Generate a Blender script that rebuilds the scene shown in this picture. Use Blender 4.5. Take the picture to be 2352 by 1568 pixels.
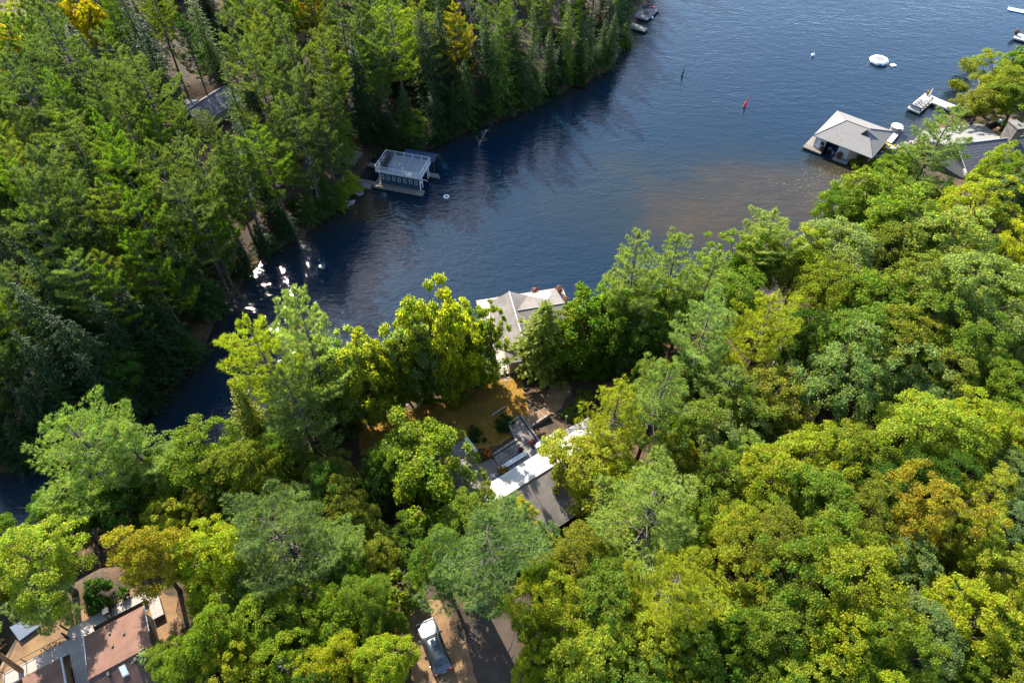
import bpy, math, random
import numpy as np

for _o in list(bpy.data.objects): bpy.data.objects.remove(_o)
scene = bpy.context.scene
R = math.radians
col = bpy.context.collection

# ------------------------------------------------------------------ camera, sky, sun, exposure
ALT = 75.5; PITCH = 50.0
cam = bpy.data.cameras.new('camera'); cam.sensor_width = 36; cam.lens = 24; cam.clip_end = 6000
camo = bpy.data.objects.new('camera', cam); col.objects.link(camo)
camo.location = (0, 0, ALT); camo.rotation_euler = (R(90 - PITCH), 0, 0)
scene.camera = camo

SUN_AZ, SUN_EL = -27.0, 38.0          # azimuth from +Y, negative = to the left of the view
world = bpy.data.worlds.new('World'); scene.world = world; world.use_nodes = True
wn = world.node_tree; wn.nodes.clear()
sky = wn.nodes.new('ShaderNodeTexSky'); sky.sky_type = 'NISHITA'; sky.sun_disc = False
sky.sun_elevation = R(SUN_EL); sky.sun_rotation = R(SUN_AZ); sky.air_density = 1.0; sky.dust_density = 0.6
bg = wn.nodes.new('ShaderNodeBackground'); bg.inputs['Strength'].default_value = 0.15
wo = wn.nodes.new('ShaderNodeOutputWorld')
wn.links.new(sky.outputs[0], bg.inputs[0]); wn.links.new(bg.outputs[0], wo.inputs[0])
sl = bpy.data.lights.new('sun', 'SUN'); sl.energy = 5.0; sl.angle = R(0.53); sl.color = (1.0, 0.93, 0.80)
so = bpy.data.objects.new('sun', sl); col.objects.link(so); so.location = (0, 0, 200)
so.rotation_euler = (R(90 - SUN_EL), 0, R(180 - SUN_AZ))
scene.view_settings.view_transform = 'Standard'; scene.view_settings.look = 'None'
scene.view_settings.gamma = 1.0; scene.view_settings.exposure = 1.78
scene.view_settings.use_curve_mapping = False
scene.render.engine = 'CYCLES'
scene.cycles.use_denoising = True
scene.cycles.max_bounces = 6; scene.cycles.diffuse_bounces = 3; scene.cycles.glossy_bounces = 3
scene.cycles.transmission_bounces = 5; scene.cycles.transparent_max_bounces = 6
scene.cycles.sample_clamp_indirect = 6.0; scene.cycles.sample_clamp_direct = 0.0

# ------------------------------------------------------------------ photo units -> world rays (2352 x 1568 units)
FU = 1568.0; CU, CV = 1176.0, 784.0
_p = R(PITCH)
FWD = np.array([0, math.cos(_p), -math.sin(_p)]); UP = np.array([0, math.sin(_p), math.cos(_p)]); RT = np.array([1., 0, 0])
CAM = np.array([0, 0, ALT])
def ray(u, v): return (u - CU) / FU * RT - (v - CV) / FU * UP + FWD
def gp(u, v, z=0.0):
    d = ray(u, v); return CAM + (z - ALT) / d[2] * d
def proj(p):
    q = np.asarray(p, float) - CAM; w = q @ FWD
    return CU + FU * (q @ RT) / w, CV - FU * (q @ UP) / w, w

# ------------------------------------------------------------------ helpers
def tag(o, label=None, cat=None, group=None, kind=None):
    if label: o['label'] = label
    if cat: o['category'] = cat
    if group: o['group'] = group
    if kind: o['kind'] = kind
    return o
def thing(name, label, cat, loc=(0, 0, 0), rz=0.0, group=None):
    o = bpy.data.objects.new(name, None); col.objects.link(o); o.empty_display_size = 0.3
    o.location = loc; o.rotation_euler = (0, 0, R(rz))
    return tag(o, label, cat, group)
def link(name, me, mat, parent=None, loc=None, rz=None):
    o = bpy.data.objects.new(name, me); col.objects.link(o)
    if mat is not None and not me.materials: me.materials.append(mat)
    if parent is not None: o.parent = parent
    if loc is not None: o.location = loc
    if rz is not None: o.rotation_euler = (0, 0, R(rz))
    return o
def mesh_np(name, V, F, smooth=False):
    """V (n,3); F (m,k) with k = 3 or 4"""
    V = np.asarray(V, np.float32); F = np.asarray(F, np.int32)
    me = bpy.data.meshes.new(name); k = F.shape[1]
    me.vertices.add(len(V)); me.vertices.foreach_set('co', V.ravel())
    me.loops.add(F.size); me.loops.foreach_set('vertex_index', F.ravel())
    me.polygons.add(len(F)); me.polygons.foreach_set('loop_start', np.arange(0, F.size, k, dtype=np.int32))
    me.update(calc_edges=True)
    if smooth: me.polygons.foreach_set('use_smooth', np.ones(len(F), bool))
    return me

class MB:
    def __init__(s): s.v = []; s.f = []
    def add(s, vs, fs):
        n = len(s.v); s.v += [tuple(float(c) for c in p) for p in vs]; s.f += [tuple(i + n for i in f) for f in fs]; return s
    def box(s, x0, x1, y0, y1, z0, z1):
        return s.add([(x0,y0,z0),(x1,y0,z0),(x1,y1,z0),(x0,y1,z0),(x0,y0,z1),(x1,y0,z1),(x1,y1,z1),(x0,y1,z1)],
              [(0,3,2,1),(4,5,6,7),(0,1,5,4),(1,2,6,5),(2,3,7,6),(3,0,4,7)])
    def prism(s, pts, z0, z1):
        n = len(pts)
        return s.add([(x, y, z0) for x, y in pts] + [(x, y, z1) for x, y in pts],
              [tuple(range(n))[::-1], tuple(range(n, 2*n))] + [(i, (i+1) % n, n+(i+1) % n, n+i) for i in range(n)])
    def slab(s, pts, t):
        P = [np.array(p, float) for p in pts]; n = len(P)
        nr = np.zeros(3)
        for i in range(n): nr += np.cross(P[i], P[(i+1) % n])
        nr /= np.linalg.norm(nr)
        if nr[2] < 0: P = P[::-1]; nr = -nr
        return s.add([p - nr*t for p in P] + P, [tuple(range(n))[::-1], tuple(range(n, 2*n))] + [(i, (i+1) % n, n+(i+1) % n, n+i) for i in range(n)])
    def tube(s, pts, rad, n=7, cap=True):
        P = [np.array(p, float) for p in pts]; m = len(P)
        rad = [rad]*m if np.isscalar(rad) else list(rad)
        b = len(s.v); ref = np.array([0.3, 0.9, 0.2])
        for i in range(m):
            d = P[min(i+1, m-1)] - P[max(i-1, 0)]; d = d/(np.linalg.norm(d)+1e-9)
            a = np.cross(d, ref if abs(d @ ref) < .95 else np.array([1., 0, 0])); a /= np.linalg.norm(a); c = np.cross(d, a)
            for k in range(n):
                t = 2*math.pi*k/n; s.v.append(tuple(P[i] + rad[i]*(math.cos(t)*a + math.sin(t)*c)))
        for i in range(m-1):
            for k in range(n):
                s.f.append((b+i*n+k, b+i*n+(k+1) % n, b+(i+1)*n+(k+1) % n, b+(i+1)*n+k))
        if cap: s.f.append(tuple(b+k for k in range(n))[::-1]); s.f.append(tuple(b+(m-1)*n+k for k in range(n)))
        return s
    def lathe(s, prof, n=16, c=(0, 0, 0), closed=False):
        b = len(s.v); m = len(prof)
        for r, z in prof:
            for k in range(n):
                t = 2*math.pi*k/n; s.v.append((c[0]+r*math.cos(t), c[1]+r*math.sin(t), c[2]+z))
        rng = range(m) if closed else range(m-1)
        for i in rng:
            j = (i+1) % m
            for k in range(n): s.f.append((b+i*n+k, b+i*n+(k+1) % n, b+j*n+(k+1) % n, b+j*n+k))
        if not closed:
            s.f.append(tuple(b+k for k in range(n))[::-1]); s.f.append(tuple(b+(m-1)*n+k for k in range(n)))
        return s
    def mesh(s, name, smooth=False):
        me = bpy.data.meshes.new(name); me.from_pydata(s.v, [], s.f); me.update()
        if smooth: me.polygons.foreach_set('use_smooth', np.ones(len(me.polygons), bool))
        return me
    def out(s, name, mat, parent=None, loc=None, rz=None, smooth=False):
        return link(name, s.mesh(name, smooth), mat, parent, loc, rz)

# ------------------------------------------------------------------ materials
def newmat(name):
    m = bpy.data.materials.new(name); m.use_nodes = True
    nt = m.node_tree; nt.nodes.clear()
    out = nt.nodes.new('ShaderNodeOutputMaterial'); b = nt.nodes.new('ShaderNodeBsdfPrincipled')
    nt.links.new(b.outputs[0], out.inputs[0])
    return m, nt, b
def N(nt, t, **kw):
    n = nt.nodes.new(t)
    for k, v in kw.items():
        if k.startswith('i_'): n.inputs[k[2:].replace('_', ' ')].default_value = v
        else: setattr(n, k, v)
    return n
def ramp(nt, stops):
    r = nt.nodes.new('ShaderNodeValToRGB'); e = r.color_ramp.elements
    while len(e) > 1: e.remove(e[0])
    e[0].position = stops[0][0]; e[0].color = (*stops[0][1], 1)
    for p, c in stops[1:]:
        q = e.new(p); q.color = (*c, 1)
    return r
def surf(name, c1, c2=None, scale=1.0, rough=0.8, bump=0.0, bscale=None, metal=0.0, detail=6, stretch=None, spec=0.5, island=0.0, third=None):
    """two-tone noise surface; island = per-piece value variation"""
    m, nt, b = newmat(name); c2 = c2 or tuple(x*0.75 for x in c1)
    tc = N(nt, 'ShaderNodeTexCoord'); mp = N(nt, 'ShaderNodeMapping')
    nt.links.new(tc.outputs['Object'], mp.inputs[0])
    if stretch: mp.inputs['Scale'].default_value = stretch
    no = N(nt, 'ShaderNodeTexNoise'); no.inputs['Scale'].default_value = scale; no.inputs['Detail'].default_value = detail; no.inputs['Roughness'].default_value = 0.62
    nt.links.new(mp.outputs[0], no.inputs['Vector'])
    st = [(0.32, c2), (0.68, c1)]
    if third: st = [(0.28, c2), (0.5, c1), (0.72, third)]
    rp = ramp(nt, st); nt.links.new(no.outputs['Fac'], rp.inputs[0]); cur = rp.outputs[0]
    if island:
        oi = N(nt, 'ShaderNodeObjectInfo'); ma = N(nt, 'ShaderNodeMapRange')
        ma.inputs['To Min'].default_value = 1-island; ma.inputs['To Max'].default_value = 1+island
        nt.links.new(oi.outputs['Random'], ma.inputs['Value'])
        hs = N(nt, 'ShaderNodeHueSaturation'); nt.links.new(ma.outputs[0], hs.inputs['Value']); nt.links.new(cur, hs.inputs['Color']); cur = hs.outputs[0]
    nt.links.new(cur, b.inputs['Base Color'])
    b.inputs['Roughness'].default_value = rough; b.inputs['Metallic'].default_value = metal; b.inputs['Specular IOR Level'].default_value = spec
    if bump:
        n2 = N(nt, 'ShaderNodeTexNoise'); n2.inputs['Scale'].default_value = bscale or scale*6; n2.inputs['Detail'].default_value = 5
        nt.links.new(mp.outputs[0], n2.inputs['Vector'])
        bp = N(nt, 'ShaderNodeBump'); bp.inputs['Strength'].default_value = bump; bp.inputs['Distance'].default_value = 0.05
        nt.links.new(n2.outputs['Fac'], bp.inputs['Height']); nt.links.new(bp.outputs[0], b.inputs['Normal'])
    return m

M = {}
M['white_paint'] = surf('white_paint', (.52, .52, .51), (.42, .42, .41), 1.5, .55, .05)
M['white_vinyl'] = surf('white_vinyl', (.70, .70, .69), (.60, .61, .62), 1.2, .4)
M['dock_white'] = surf('dock_white', (.42, .40, .37), (.32, .305, .285), 1.3, .75, .1, island=.06)
M['deck_wood'] = surf('deck_wood', (.19, .155, .125), (.11, .09, .075), 2.0, .85, .15, stretch=(1, 6, 1), island=.18)
M['grey_wood'] = surf('grey_wood', (.19, .18, .17), (.11, .105, .10), 2.0, .85, .15, stretch=(1, 5, 1), island=.15)
M['blue_deck'] = surf('blue_deck', (.19, .20, .215), (.145, .153, .165), 1.2, .7, .05, island=.04)
M['navy_wall'] = surf('navy_wall', (.022, .058, .105), (.015, .040, .075), 2.0, .6, .1, stretch=(1, 1, 8))
M['navy_canvas'] = surf('navy_canvas', (.012, .03, .075), (.008, .02, .05), 2.0, .7)
M['black'] = surf('black', (.012, .012, .013), (.02, .02, .02), 4.0, .6)
M['charcoal'] = surf('charcoal', (.06, .06, .065), (.04, .04, .045), 4.0, .8)
M['cushion'] = surf('cushion', (.22, .21, .21), (.16, .15, .15), 5.0, .9)
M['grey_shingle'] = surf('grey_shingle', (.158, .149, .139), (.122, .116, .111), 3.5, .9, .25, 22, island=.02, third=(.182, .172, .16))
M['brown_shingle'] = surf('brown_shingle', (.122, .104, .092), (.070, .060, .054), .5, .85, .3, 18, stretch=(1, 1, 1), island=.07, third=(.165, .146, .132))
M['dark_shaded_shingle'] = surf('dark_shaded_shingle', (.07, .074, .086), (.045, .049, .057), 3.0, .9, .3, 20, island=.08)  # also paints the shade on the right cottage's near slope
M['purple_shingle'] = surf('purple_shingle', (.16, .145, .155), (.10, .09, .10), 3.0, .9, .3, 20, island=.10)
M['pale_sunlit_shingle'] = surf('pale_sunlit_shingle', (.33, .315, .292), (.27, .255, .238), .7, .75, .2, 18, island=.03, third=(.37, .352, .33))  # sun glare on the cottage's lakeside slope painted in as a pale tone
M['rust_roof'] = surf('rust_roof', (.128, .062, .040), (.095, .046, .030), 1.1, .9, .2, 25, third=(.15, .078, .052), island=.03)
M['rust_shade'] = surf('rust_shade', (.115, .060, .043), (.065, .033, .026), 2.2, .9, .2, 20, island=.15)  # darker copy of the rust roof: shade painted on the slope facing off the sun
M['trim_white'] = surf('trim_white', (.55, .54, .52), (.45, .44, .42), 2, .5)
M['trim_brown'] = surf('trim_brown', (.16, .10, .07), (.10, .065, .045), 2, .8)
M['cream_wall'] = surf('cream_wall', (.52, .43, .32), (.40, .33, .25), 1.2, .85, .1)
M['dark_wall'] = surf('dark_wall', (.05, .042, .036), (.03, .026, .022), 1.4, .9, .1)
M['stone'] = surf('stone', (.24, .20, .165), (.15, .125, .105), 2.2, .9, .35, 9, island=.25)
M['flagstone'] = surf('flagstone', (.18, .15, .132), (.11, .095, .085), 2.4, .9, .3, 9, island=.32)
M['boulder'] = surf('boulder', (.20, .175, .16), (.11, .10, .092), 1.6, .9, .4, 6, island=.25, third=(.27, .245, .225))
M['mortar'] = surf('mortar', (.11, .085, .065), (.07, .055, .042), 3, .95, .3)
M['concrete'] = surf('concrete', (.15, .132, .118), (.11, .097, .086), .8, .9, .15)
M['glass_dark'] = surf('glass_dark', (.02, .025, .03), (.03, .035, .04), .7, .08)
M['tire'] = surf('tire', (.02, .02, .02), (.03, .03, .03), 5, .8)
M['chrome'] = surf('chrome', (.6, .6, .6), (.5, .5, .5), 4, .25, metal=1.0)
M['black_paint'] = surf('black_paint', (.10, .105, .115), (.085, .09, .10), 3, .30, metal=.85)
M['white_car'] = surf('white_car', (.72, .75, .80), (.66, .69, .74), 2, .25)
M['red_paint'] = surf('red_paint', (.62, .02, .03), (.50, .015, .025), 3, .5)
M['green_paint'] = surf('green_paint', (.01, .16, .10), (.01, .11, .07), 3, .5)
M['mat_violet'] = surf('mat_violet', (.17, .17, .33), (.13, .13, .27), 2, .8)
M['blue_vinyl'] = surf('blue_vinyl', (.03, .18, .48), (.025, .14, .40), 2, .5)
M['cyan_vinyl'] = surf('cyan_vinyl', (.42, .66, .80), (.36, .60, .76), 2, .5)
M['boat_blue'] = surf('boat_blue', (.03, .06, .20), (.02, .04, .14), 2, .4)
M['terracotta'] = surf('terracotta', (.30, .06, .035), (.22, .045, .03), 3, .8)
M['flower_red'] = surf('flower_red', (.55, .04, .05), (.40, .02, .06), 9, .8)
M['flower_orange'] = surf('flower_orange', (.75, .25, .03), (.62, .12, .03), 9, .8)
M['flower_pink'] = surf('flower_pink', (.55, .12, .20), (.38, .05, .10), 9, .8)
M['flag_red'] = surf('flag_red', (.60, .03, .05), (.50, .02, .04), 3, .8)
M['bark'] = surf('bark', (.085, .062, .048), (.045, .034, .028), 3.0, .95, .5, 10, stretch=(1, 1, .25))
M['bark_pine'] = surf('bark_pine', (.105, .085, .072), (.055, .045, .040), 3.0, .95, .5, 10, stretch=(1, 1, .25))
M['bark_orange'] = surf('bark_orange', (.26, .13, .055), (.15, .075, .035), 3.0, .95, .5, 10, stretch=(1, 1, .25))
M['dead_wood'] = surf('dead_wood', (.36, .31, .27), (.22, .19, .17), 3.0, .95, .3, 10, stretch=(1, 1, .3))
M['lawn'] = surf('lawn', (.200, .105, .010), (.085, .058, .012), .9, .95, .7, 12, third=(.245, .142, .014), detail=12)
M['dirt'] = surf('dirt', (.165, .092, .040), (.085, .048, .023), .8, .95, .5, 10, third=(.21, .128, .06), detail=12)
M['driveway'] = surf('driveway', (.060, .041, .028), (.032, .023, .017), .6, .95, .45, 9, detail=12)  # darkened so the pine's shade sits in the colour
M['dock_tan'] = surf('dock_tan', (.33, .28, .245), (.24, .205, .18), 1.3, .75, .1, island=.08)
M['twig'] = surf('twig', (.13, .10, .08), (.075, .06, .05), 3, .95, .3)
M['lily'] = surf('lily', (.10, .115, .03), (.07, .08, .02), 4, .6)
M['tarp'] = surf('tarp', (.055, .075, .11), (.045, .06, .09), 1.2, .6)
M['copper_rail'] = surf('copper_rail', (.05, .035, .03), (.035, .025, .02), 3, .7)

# clear glass for the rail panels
m, nt, b = newmat('panel_glass'); b.inputs['Base Color'].default_value = (.75, .80, .84, 1); b.inputs['Roughness'].default_value = .12
b.inputs['Alpha'].default_value = .08; M['panel_glass'] = m

def ground_mat():
    m, nt, b = newmat('forest_floor')
    tc = N(nt, 'ShaderNodeTexCoord')
    a = N(nt, 'ShaderNodeTexNoise'); a.inputs['Scale'].default_value = .35; a.inputs['Detail'].default_value = 9; a.inputs['Roughness'].default_value = .7
    c = N(nt, 'ShaderNodeTexNoise'); c.inputs['Scale'].default_value = 4.0; c.inputs['Detail'].default_value = 6
    nt.links.new(tc.outputs['Object'], a.inputs['Vector']); nt.links.new(tc.outputs['Object'], c.inputs['Vector'])
    r1 = ramp(nt, [(.30, (.016, .014, .008)), (.48, (.040, .026, .012)), (.64, (.095, .046, .017)), (.78, (.028, .032, .010))])
    r2 = ramp(nt, [(.3, (.45, .45, .45)), (.7, (1.25, 1.2, 1.15))])
    nt.links.new(a.outputs['Fac'], r1.inputs[0]); nt.links.new(c.outputs['Fac'], r2.inputs[0])
    mx = N(nt, 'ShaderNodeMix'); mx.data_type = 'RGBA'; mx.blend_type = 'MULTIPLY'; mx.inputs['Factor'].default_value = 1
    nt.links.new(r1.outputs[0], mx.inputs['A']); nt.links.new(r2.outputs[0], mx.inputs['B'])
    nt.links.new(mx.outputs['Result'], b.inputs['Base Color']); b.inputs['Roughness'].default_value = .95
    bp = N(nt, 'ShaderNodeBump'); bp.inputs['Strength'].default_value = .7; bp.inputs['Distance'].default_value = .12
    nt.links.new(c.outputs['Fac'], bp.inputs['Height']); nt.links.new(bp.outputs[0], b.inputs['Normal'])
    return m
M['forest_floor'] = ground_mat()

def leaf_mat(name, trans, hue_var, val_var, yellow=0.0, gloss=0.45, bright=1.0):
    m = bpy.data.materials.new(name); m.use_nodes = True; nt = m.node_tree; nt.nodes.clear()
    out = N(nt, 'ShaderNodeOutputMaterial'); oi = N(nt, 'ShaderNodeObjectInfo'); ge = N(nt, 'ShaderNodeNewGeometry')
    rv = N(nt, 'ShaderNodeMapRange'); rv.inputs['To Min'].default_value = (1-val_var)*bright; rv.inputs['To Max'].default_value = (1+val_var)*bright
    nt.links.new(ge.outputs['Random Per Island'], rv.inputs['Value'])
    # patches inside one crown
    tc = N(nt, 'ShaderNodeTexCoord'); no = N(nt, 'ShaderNodeTexNoise'); no.inputs['Scale'].default_value = .8; no.inputs['Detail'].default_value = 4
    nt.links.new(tc.outputs['Object'], no.inputs['Vector'])
    rh = N(nt, 'ShaderNodeMapRange'); rh.inputs['From Min'].default_value = .3; rh.inputs['From Max'].default_value = .7
    rh.inputs['To Min'].default_value = .5-hue_var; rh.inputs['To Max'].default_value = .5+hue_var
    nt.links.new(no.outputs['Fac'], rh.inputs['Value'])
    hs = N(nt, 'ShaderNodeHueSaturation'); nt.links.new(oi.outputs['Color'], hs.inputs['Color'])
    nt.links.new(rv.outputs[0], hs.inputs['Value']); nt.links.new(rh.outputs[0], hs.inputs['Hue'])
    cur = hs.outputs[0]
    if yellow:
        # a small share of turned leaves
        wn_ = N(nt, 'ShaderNodeTexWhiteNoise'); wn_.noise_dimensions = '1D'; nt.links.new(ge.outputs['Random Per Island'], wn_.inputs['W'])
        gt = N(nt, 'ShaderNodeMath'); gt.operation = 'GREATER_THAN'; gt.inputs[1].default_value = 1-yellow
        nt.links.new(wn_.outputs['Value'], gt.inputs[0])
        mx = N(nt, 'ShaderNodeMix'); mx.data_type = 'RGBA'; mx.inputs['B'].default_value = (.22, .13, .012, 1)
        nt.links.new(gt.outputs[0], mx.inputs['Factor']); nt.links.new(cur, mx.inputs['A']); cur = mx.outputs['Result']
    b = N(nt, 'ShaderNodeBsdfPrincipled'); b.inputs['Roughness'].default_value = .5; b.inputs['Specular IOR Level'].default_value = gloss
    nt.links.new(cur, b.inputs['Base Color'])
    tl = N(nt, 'ShaderNodeBsdfTranslucent')
    tm = N(nt, 'ShaderNodeMix'); tm.data_type = 'RGBA'; tm.blend_type = 'MULTIPLY'; tm.inputs['Factor'].default_value = 1; tm.inputs['B'].default_value = (1.9, 2.0, .8, 1)
    nt.links.new(cur, tm.inputs['A']); nt.links.new(tm.outputs['Result'], tl.inputs['Color'])
    ms = N(nt, 'ShaderNodeMixShader'); ms.inputs[0].default_value = trans
    nt.links.new(b.outputs[0], ms.inputs[1]); nt.links.new(tl.outputs[0], ms.inputs[2]); nt.links.new(ms.outputs[0], out.inputs[0])
    return m
M['leaf'] = leaf_mat('leaf', .52, .028, .42, .015, .10)
M['needle'] = leaf_mat('needle', .42, .020, .38, .0, .08)
M['spruce_needle'] = leaf_mat('spruce_needle', .34, .012, .35, 0, .08)

def water_mat():
    m, nt, b = newmat('lake_water')
    tc = N(nt, 'ShaderNodeTexCoord')
    at = N(nt, 'ShaderNodeAttribute'); at.attribute_name = 'depth'
    no = N(nt, 'ShaderNodeTexNoise'); no.inputs['Scale'].default_value = .06; no.inputs['Detail'].default_value = 5; no.inputs['Roughness'].default_value = .6
    nt.links.new(tc.outputs['Object'], no.inputs['Vector'])
    # lake bed shows where it is shallow: depth plus a drifting sandbar and weed pattern
    no.inputs['Scale'].default_value = .11; no.inputs['Detail'].default_value = 9; no.inputs['Roughness'].default_value = .68
    ad = N(nt, 'ShaderNodeMath'); ad.operation = 'MULTIPLY_ADD'; ad.inputs[1].default_value = 4.2; ad.inputs[2].default_value = -2.1
    nt.links.new(no.outputs['Fac'], ad.inputs[0])
    sm = N(nt, 'ShaderNodeMath'); sm.operation = 'ADD'; nt.links.new(at.outputs['Fac'], sm.inputs[0]); nt.links.new(ad.outputs[0], sm.inputs[1])
    rp = ramp(nt, [(0.0, (.040, .028, .013)), (.25, (.024, .021, .015)), (.5, (.0095, .0170, .022)), (1.0, (.0034, .0135, .0270))])
    mr = N(nt, 'ShaderNodeMapRange'); mr.inputs['From Min'].default_value = 0; mr.inputs['From Max'].default_value = 5.5
    nt.links.new(sm.outputs[0], mr.inputs['Value']); nt.links.new(mr.outputs[0], rp.inputs[0])
    nt.links.new(rp.outputs[0], b.inputs['Base Color'])
    b.inputs['IOR'].default_value = 1.333
    # wind lanes: calmer and rougher stretches
    mp0 = N(nt, 'ShaderNodeMapping'); mp0.inputs['Rotation'].default_value = (0, 0, R(-25)); mp0.inputs['Scale'].default_value = (.35, 1, 1)
    nt.links.new(tc.outputs['Object'], mp0.inputs[0])
    ln = N(nt, 'ShaderNodeTexNoise'); ln.inputs['Scale'].default_value = .07; ln.inputs['Detail'].default_value = 4; nt.links.new(mp0.outputs[0], ln.inputs['Vector'])
    def rangeof(lo, hi):
        q = N(nt, 'ShaderNodeMapRange'); q.inputs['From Min'].default_value = .35; q.inputs['From Max'].default_value = .65
        q.inputs['To Min'].default_value = lo; q.inputs['To Max'].default_value = hi; nt.links.new(ln.outputs['Fac'], q.inputs['Value']); return q.outputs[0]
    nt.links.new(rangeof(.025, .05), b.inputs['Roughness'])
    def wave(scale, rot, sx, det):
        mp = N(nt, 'ShaderNodeMapping'); mp.inputs['Rotation'].default_value = (0, 0, R(rot)); mp.inputs['Scale'].default_value = (sx, 1, 1)
        nt.links.new(tc.outputs['Object'], mp.inputs[0])
        w = N(nt, 'ShaderNodeTexNoise'); w.inputs['Scale'].default_value = scale; w.inputs['Detail'].default_value = det; w.inputs['Roughness'].default_value = .55
        w.inputs['Distortion'].default_value = .35
        nt.links.new(mp.outputs[0], w.inputs['Vector']); return w.outputs['Fac']
    w1 = wave(1.9, 22, .5, 3); w2 = wave(.62, 34, .45, 3)
    b1 = N(nt, 'ShaderNodeBump'); b1.inputs['Distance'].default_value = .068
    b2 = N(nt, 'ShaderNodeBump'); b2.inputs['Distance'].default_value = .12
    nt.links.new(rangeof(.45, 1.1), b1.inputs['Strength']); nt.links.new(rangeof(.5, 1.0), b2.inputs['Strength'])
    nt.links.new(w2, b2.inputs['Height']); nt.links.new(w1, b1.inputs['Height']); nt.links.new(b2.outputs[0], b1.inputs['Normal'])
    nt.links.new(b1.outputs[0], b.inputs['Normal'])
    return m
M['lake_water'] = water_mat()

# ------------------------------------------------------------------ terrain
rng = np.random.default_rng(7)
NEAR_U = [(-700, 1560), (-300, 1390), (0, 1265), (200, 1180), (400, 1090), (560, 1040), (700, 1003), (810, 975), (890, 938), (1015, 893), (1120, 868), (1200, 850), (1330, 832),
          (1460, 785), (1640, 725), (1800, 660), (1915, 590), (1950, 480), (1985, 400), (2045, 345), (2120, 318), (2215, 250), (2275, 190), (2333, 150), (2450, 105), (2700, 50)]
FAR_U = [(-700, 1330), (-300, 1200), (0, 1085), (190, 1030), (330, 955), (380, 910), (460, 812), (495, 728), (610, 588), (720, 523), (800, 462), (830, 400), (860, 352), (985, 345),
         (1030, 318), (1220, 248), (1400, 158), (1440, 98), (1463, 50), (1492, 0), (1530, -60), (1600, -150), (1680, -230)]
NEAR = np.array([gp(u, v)[:2] for u, v in NEAR_U]); FAR = np.array([gp(u, v)[:2] for u, v in FAR_U])
NEAR_POLY = np.vstack([NEAR, [[1600, NEAR[-1, 1]], [1600, -1600], [-1600, -1600], [-1600, NEAR[0, 1]]]])
FAR_POLY = np.vstack([FAR, [[FAR[-1, 0], 1600], [-1600, 1600], [-1600, FAR[0, 1]]]])
def inside(P, poly):
    P = np.atleast_2d(P); x, y = P[:, 0], P[:, 1]; r = np.zeros(len(P), bool); j = len(poly)-1
    for i in range(len(poly)):
        xi, yi = poly[i]; xj, yj = poly[j]
        c = ((yi > y) != (yj > y)) & (x < (xj-xi)*(y-yi)/((yj-yi) if yj != yi else 1e-9)+xi)
        r ^= c; j = i
    return r
def dist(P, line):
    P = np.atleast_2d(P); d = np.full(len(P), 1e9)
    for a, b in zip(line[:-1], line[1:]):
        ab = b-a; t = np.clip(((P-a) @ ab)/(ab @ ab), 0, 1); d = np.minimum(d, np.linalg.norm(P-(a+t[:, None]*ab), axis=1))
    return d
# levelled sites: (x, y, radius, height)
FLATS = [(-7.0, 18.0, 6.0, 11.0), (-36, 17, 9.0, 11.0), (3.8, 36.0, 8.2, 2.95), (89, 110, 8, 3.2), (-57, 111, 9, 4.2), (1, 19, 5.0, 10.6)]
def height(P):
    P = np.atleast_2d(np.asarray(P, float)); dn = dist(P, NEAR); df = dist(P, FAR)
    inn = inside(P, NEAR_POLY); inf = inside(P, FAR_POLY)
    hn = np.interp(dn, [0, .8, 8, 14, 20, 28, 34, 40, 60, 100, 300], [0, .45, 1.4, 2.4, 3.4, 4.6, 7.2, 10.0, 12.5, 16, 22])
    hf = np.interp(df, [0, .8, 8, 20, 40, 80, 300], [0, .6, 2.0, 4.0, 6.5, 9.5, 18])
    w = np.minimum(dn, df); h = np.where(inn, hn, np.where(inf, hf, -np.minimum(.12+w*.3, 4)))
    bumpy = .35*np.sin(P[:, 0]*.31+1.3)*np.sin(P[:, 1]*.27+.4) + .2*np.sin(P[:, 0]*.83)*np.cos(P[:, 1]*.71)
    h = h + np.where(inn | inf, bumpy*np.clip((w-4)/12, 0, 1), 0)
    for x, y, r, z in FLATS:
        q = np.hypot(P[:, 0]-x, P[:, 1]-y); k = np.clip((r*1.5-q)/(r*.5), 0, 1); k = k*k*(3-2*k); h = h*(1-k)+z*k
    return h
def gz(x, y): return float(height([[x, y]])[0])
gx = np.concatenate([[-1600, -900, -500, -320], np.arange(-200, 200.1, 1.6), [320, 500, 900, 1600]])
gy = np.concatenate([[-1600, -900, -400, -150, -60], np.arange(-16, 230.1, 1.6), [300, 450, 800, 1600]])
XX, YY = np.meshgrid(gx, gy); PP = np.column_stack([XX.ravel(), YY.ravel()]); HH = height(PP)
nx, ny = len(gx), len(gy)
ii = (np.arange(ny-1)[:, None]*nx+np.arange(nx-1)[None, :]).ravel()
GF = np.column_stack([ii, ii+1, ii+nx+1, ii+nx])
g = link('ground', mesh_np('ground', np.column_stack([PP, HH]), GF, True), M['forest_floor']); tag(g, 'brown leaf-strewn forest ground on both banks', None, None, 'structure')
HG = HH.reshape(ny, nx)
def hgrid(x, y):
    i = int(np.clip(np.searchsorted(gx, x)-1, 0, nx-2)); j = int(np.clip(np.searchsorted(gy, y)-1, 0, ny-2))
    a = (x-gx[i])/(gx[i+1]-gx[i]); b = (y-gy[j])/(gy[j+1]-gy[j])
    return (HG[j, i]*(1-a)+HG[j, i+1]*a)*(1-b)+(HG[j+1, i]*(1-a)+HG[j+1, i+1]*a)*b

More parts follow.
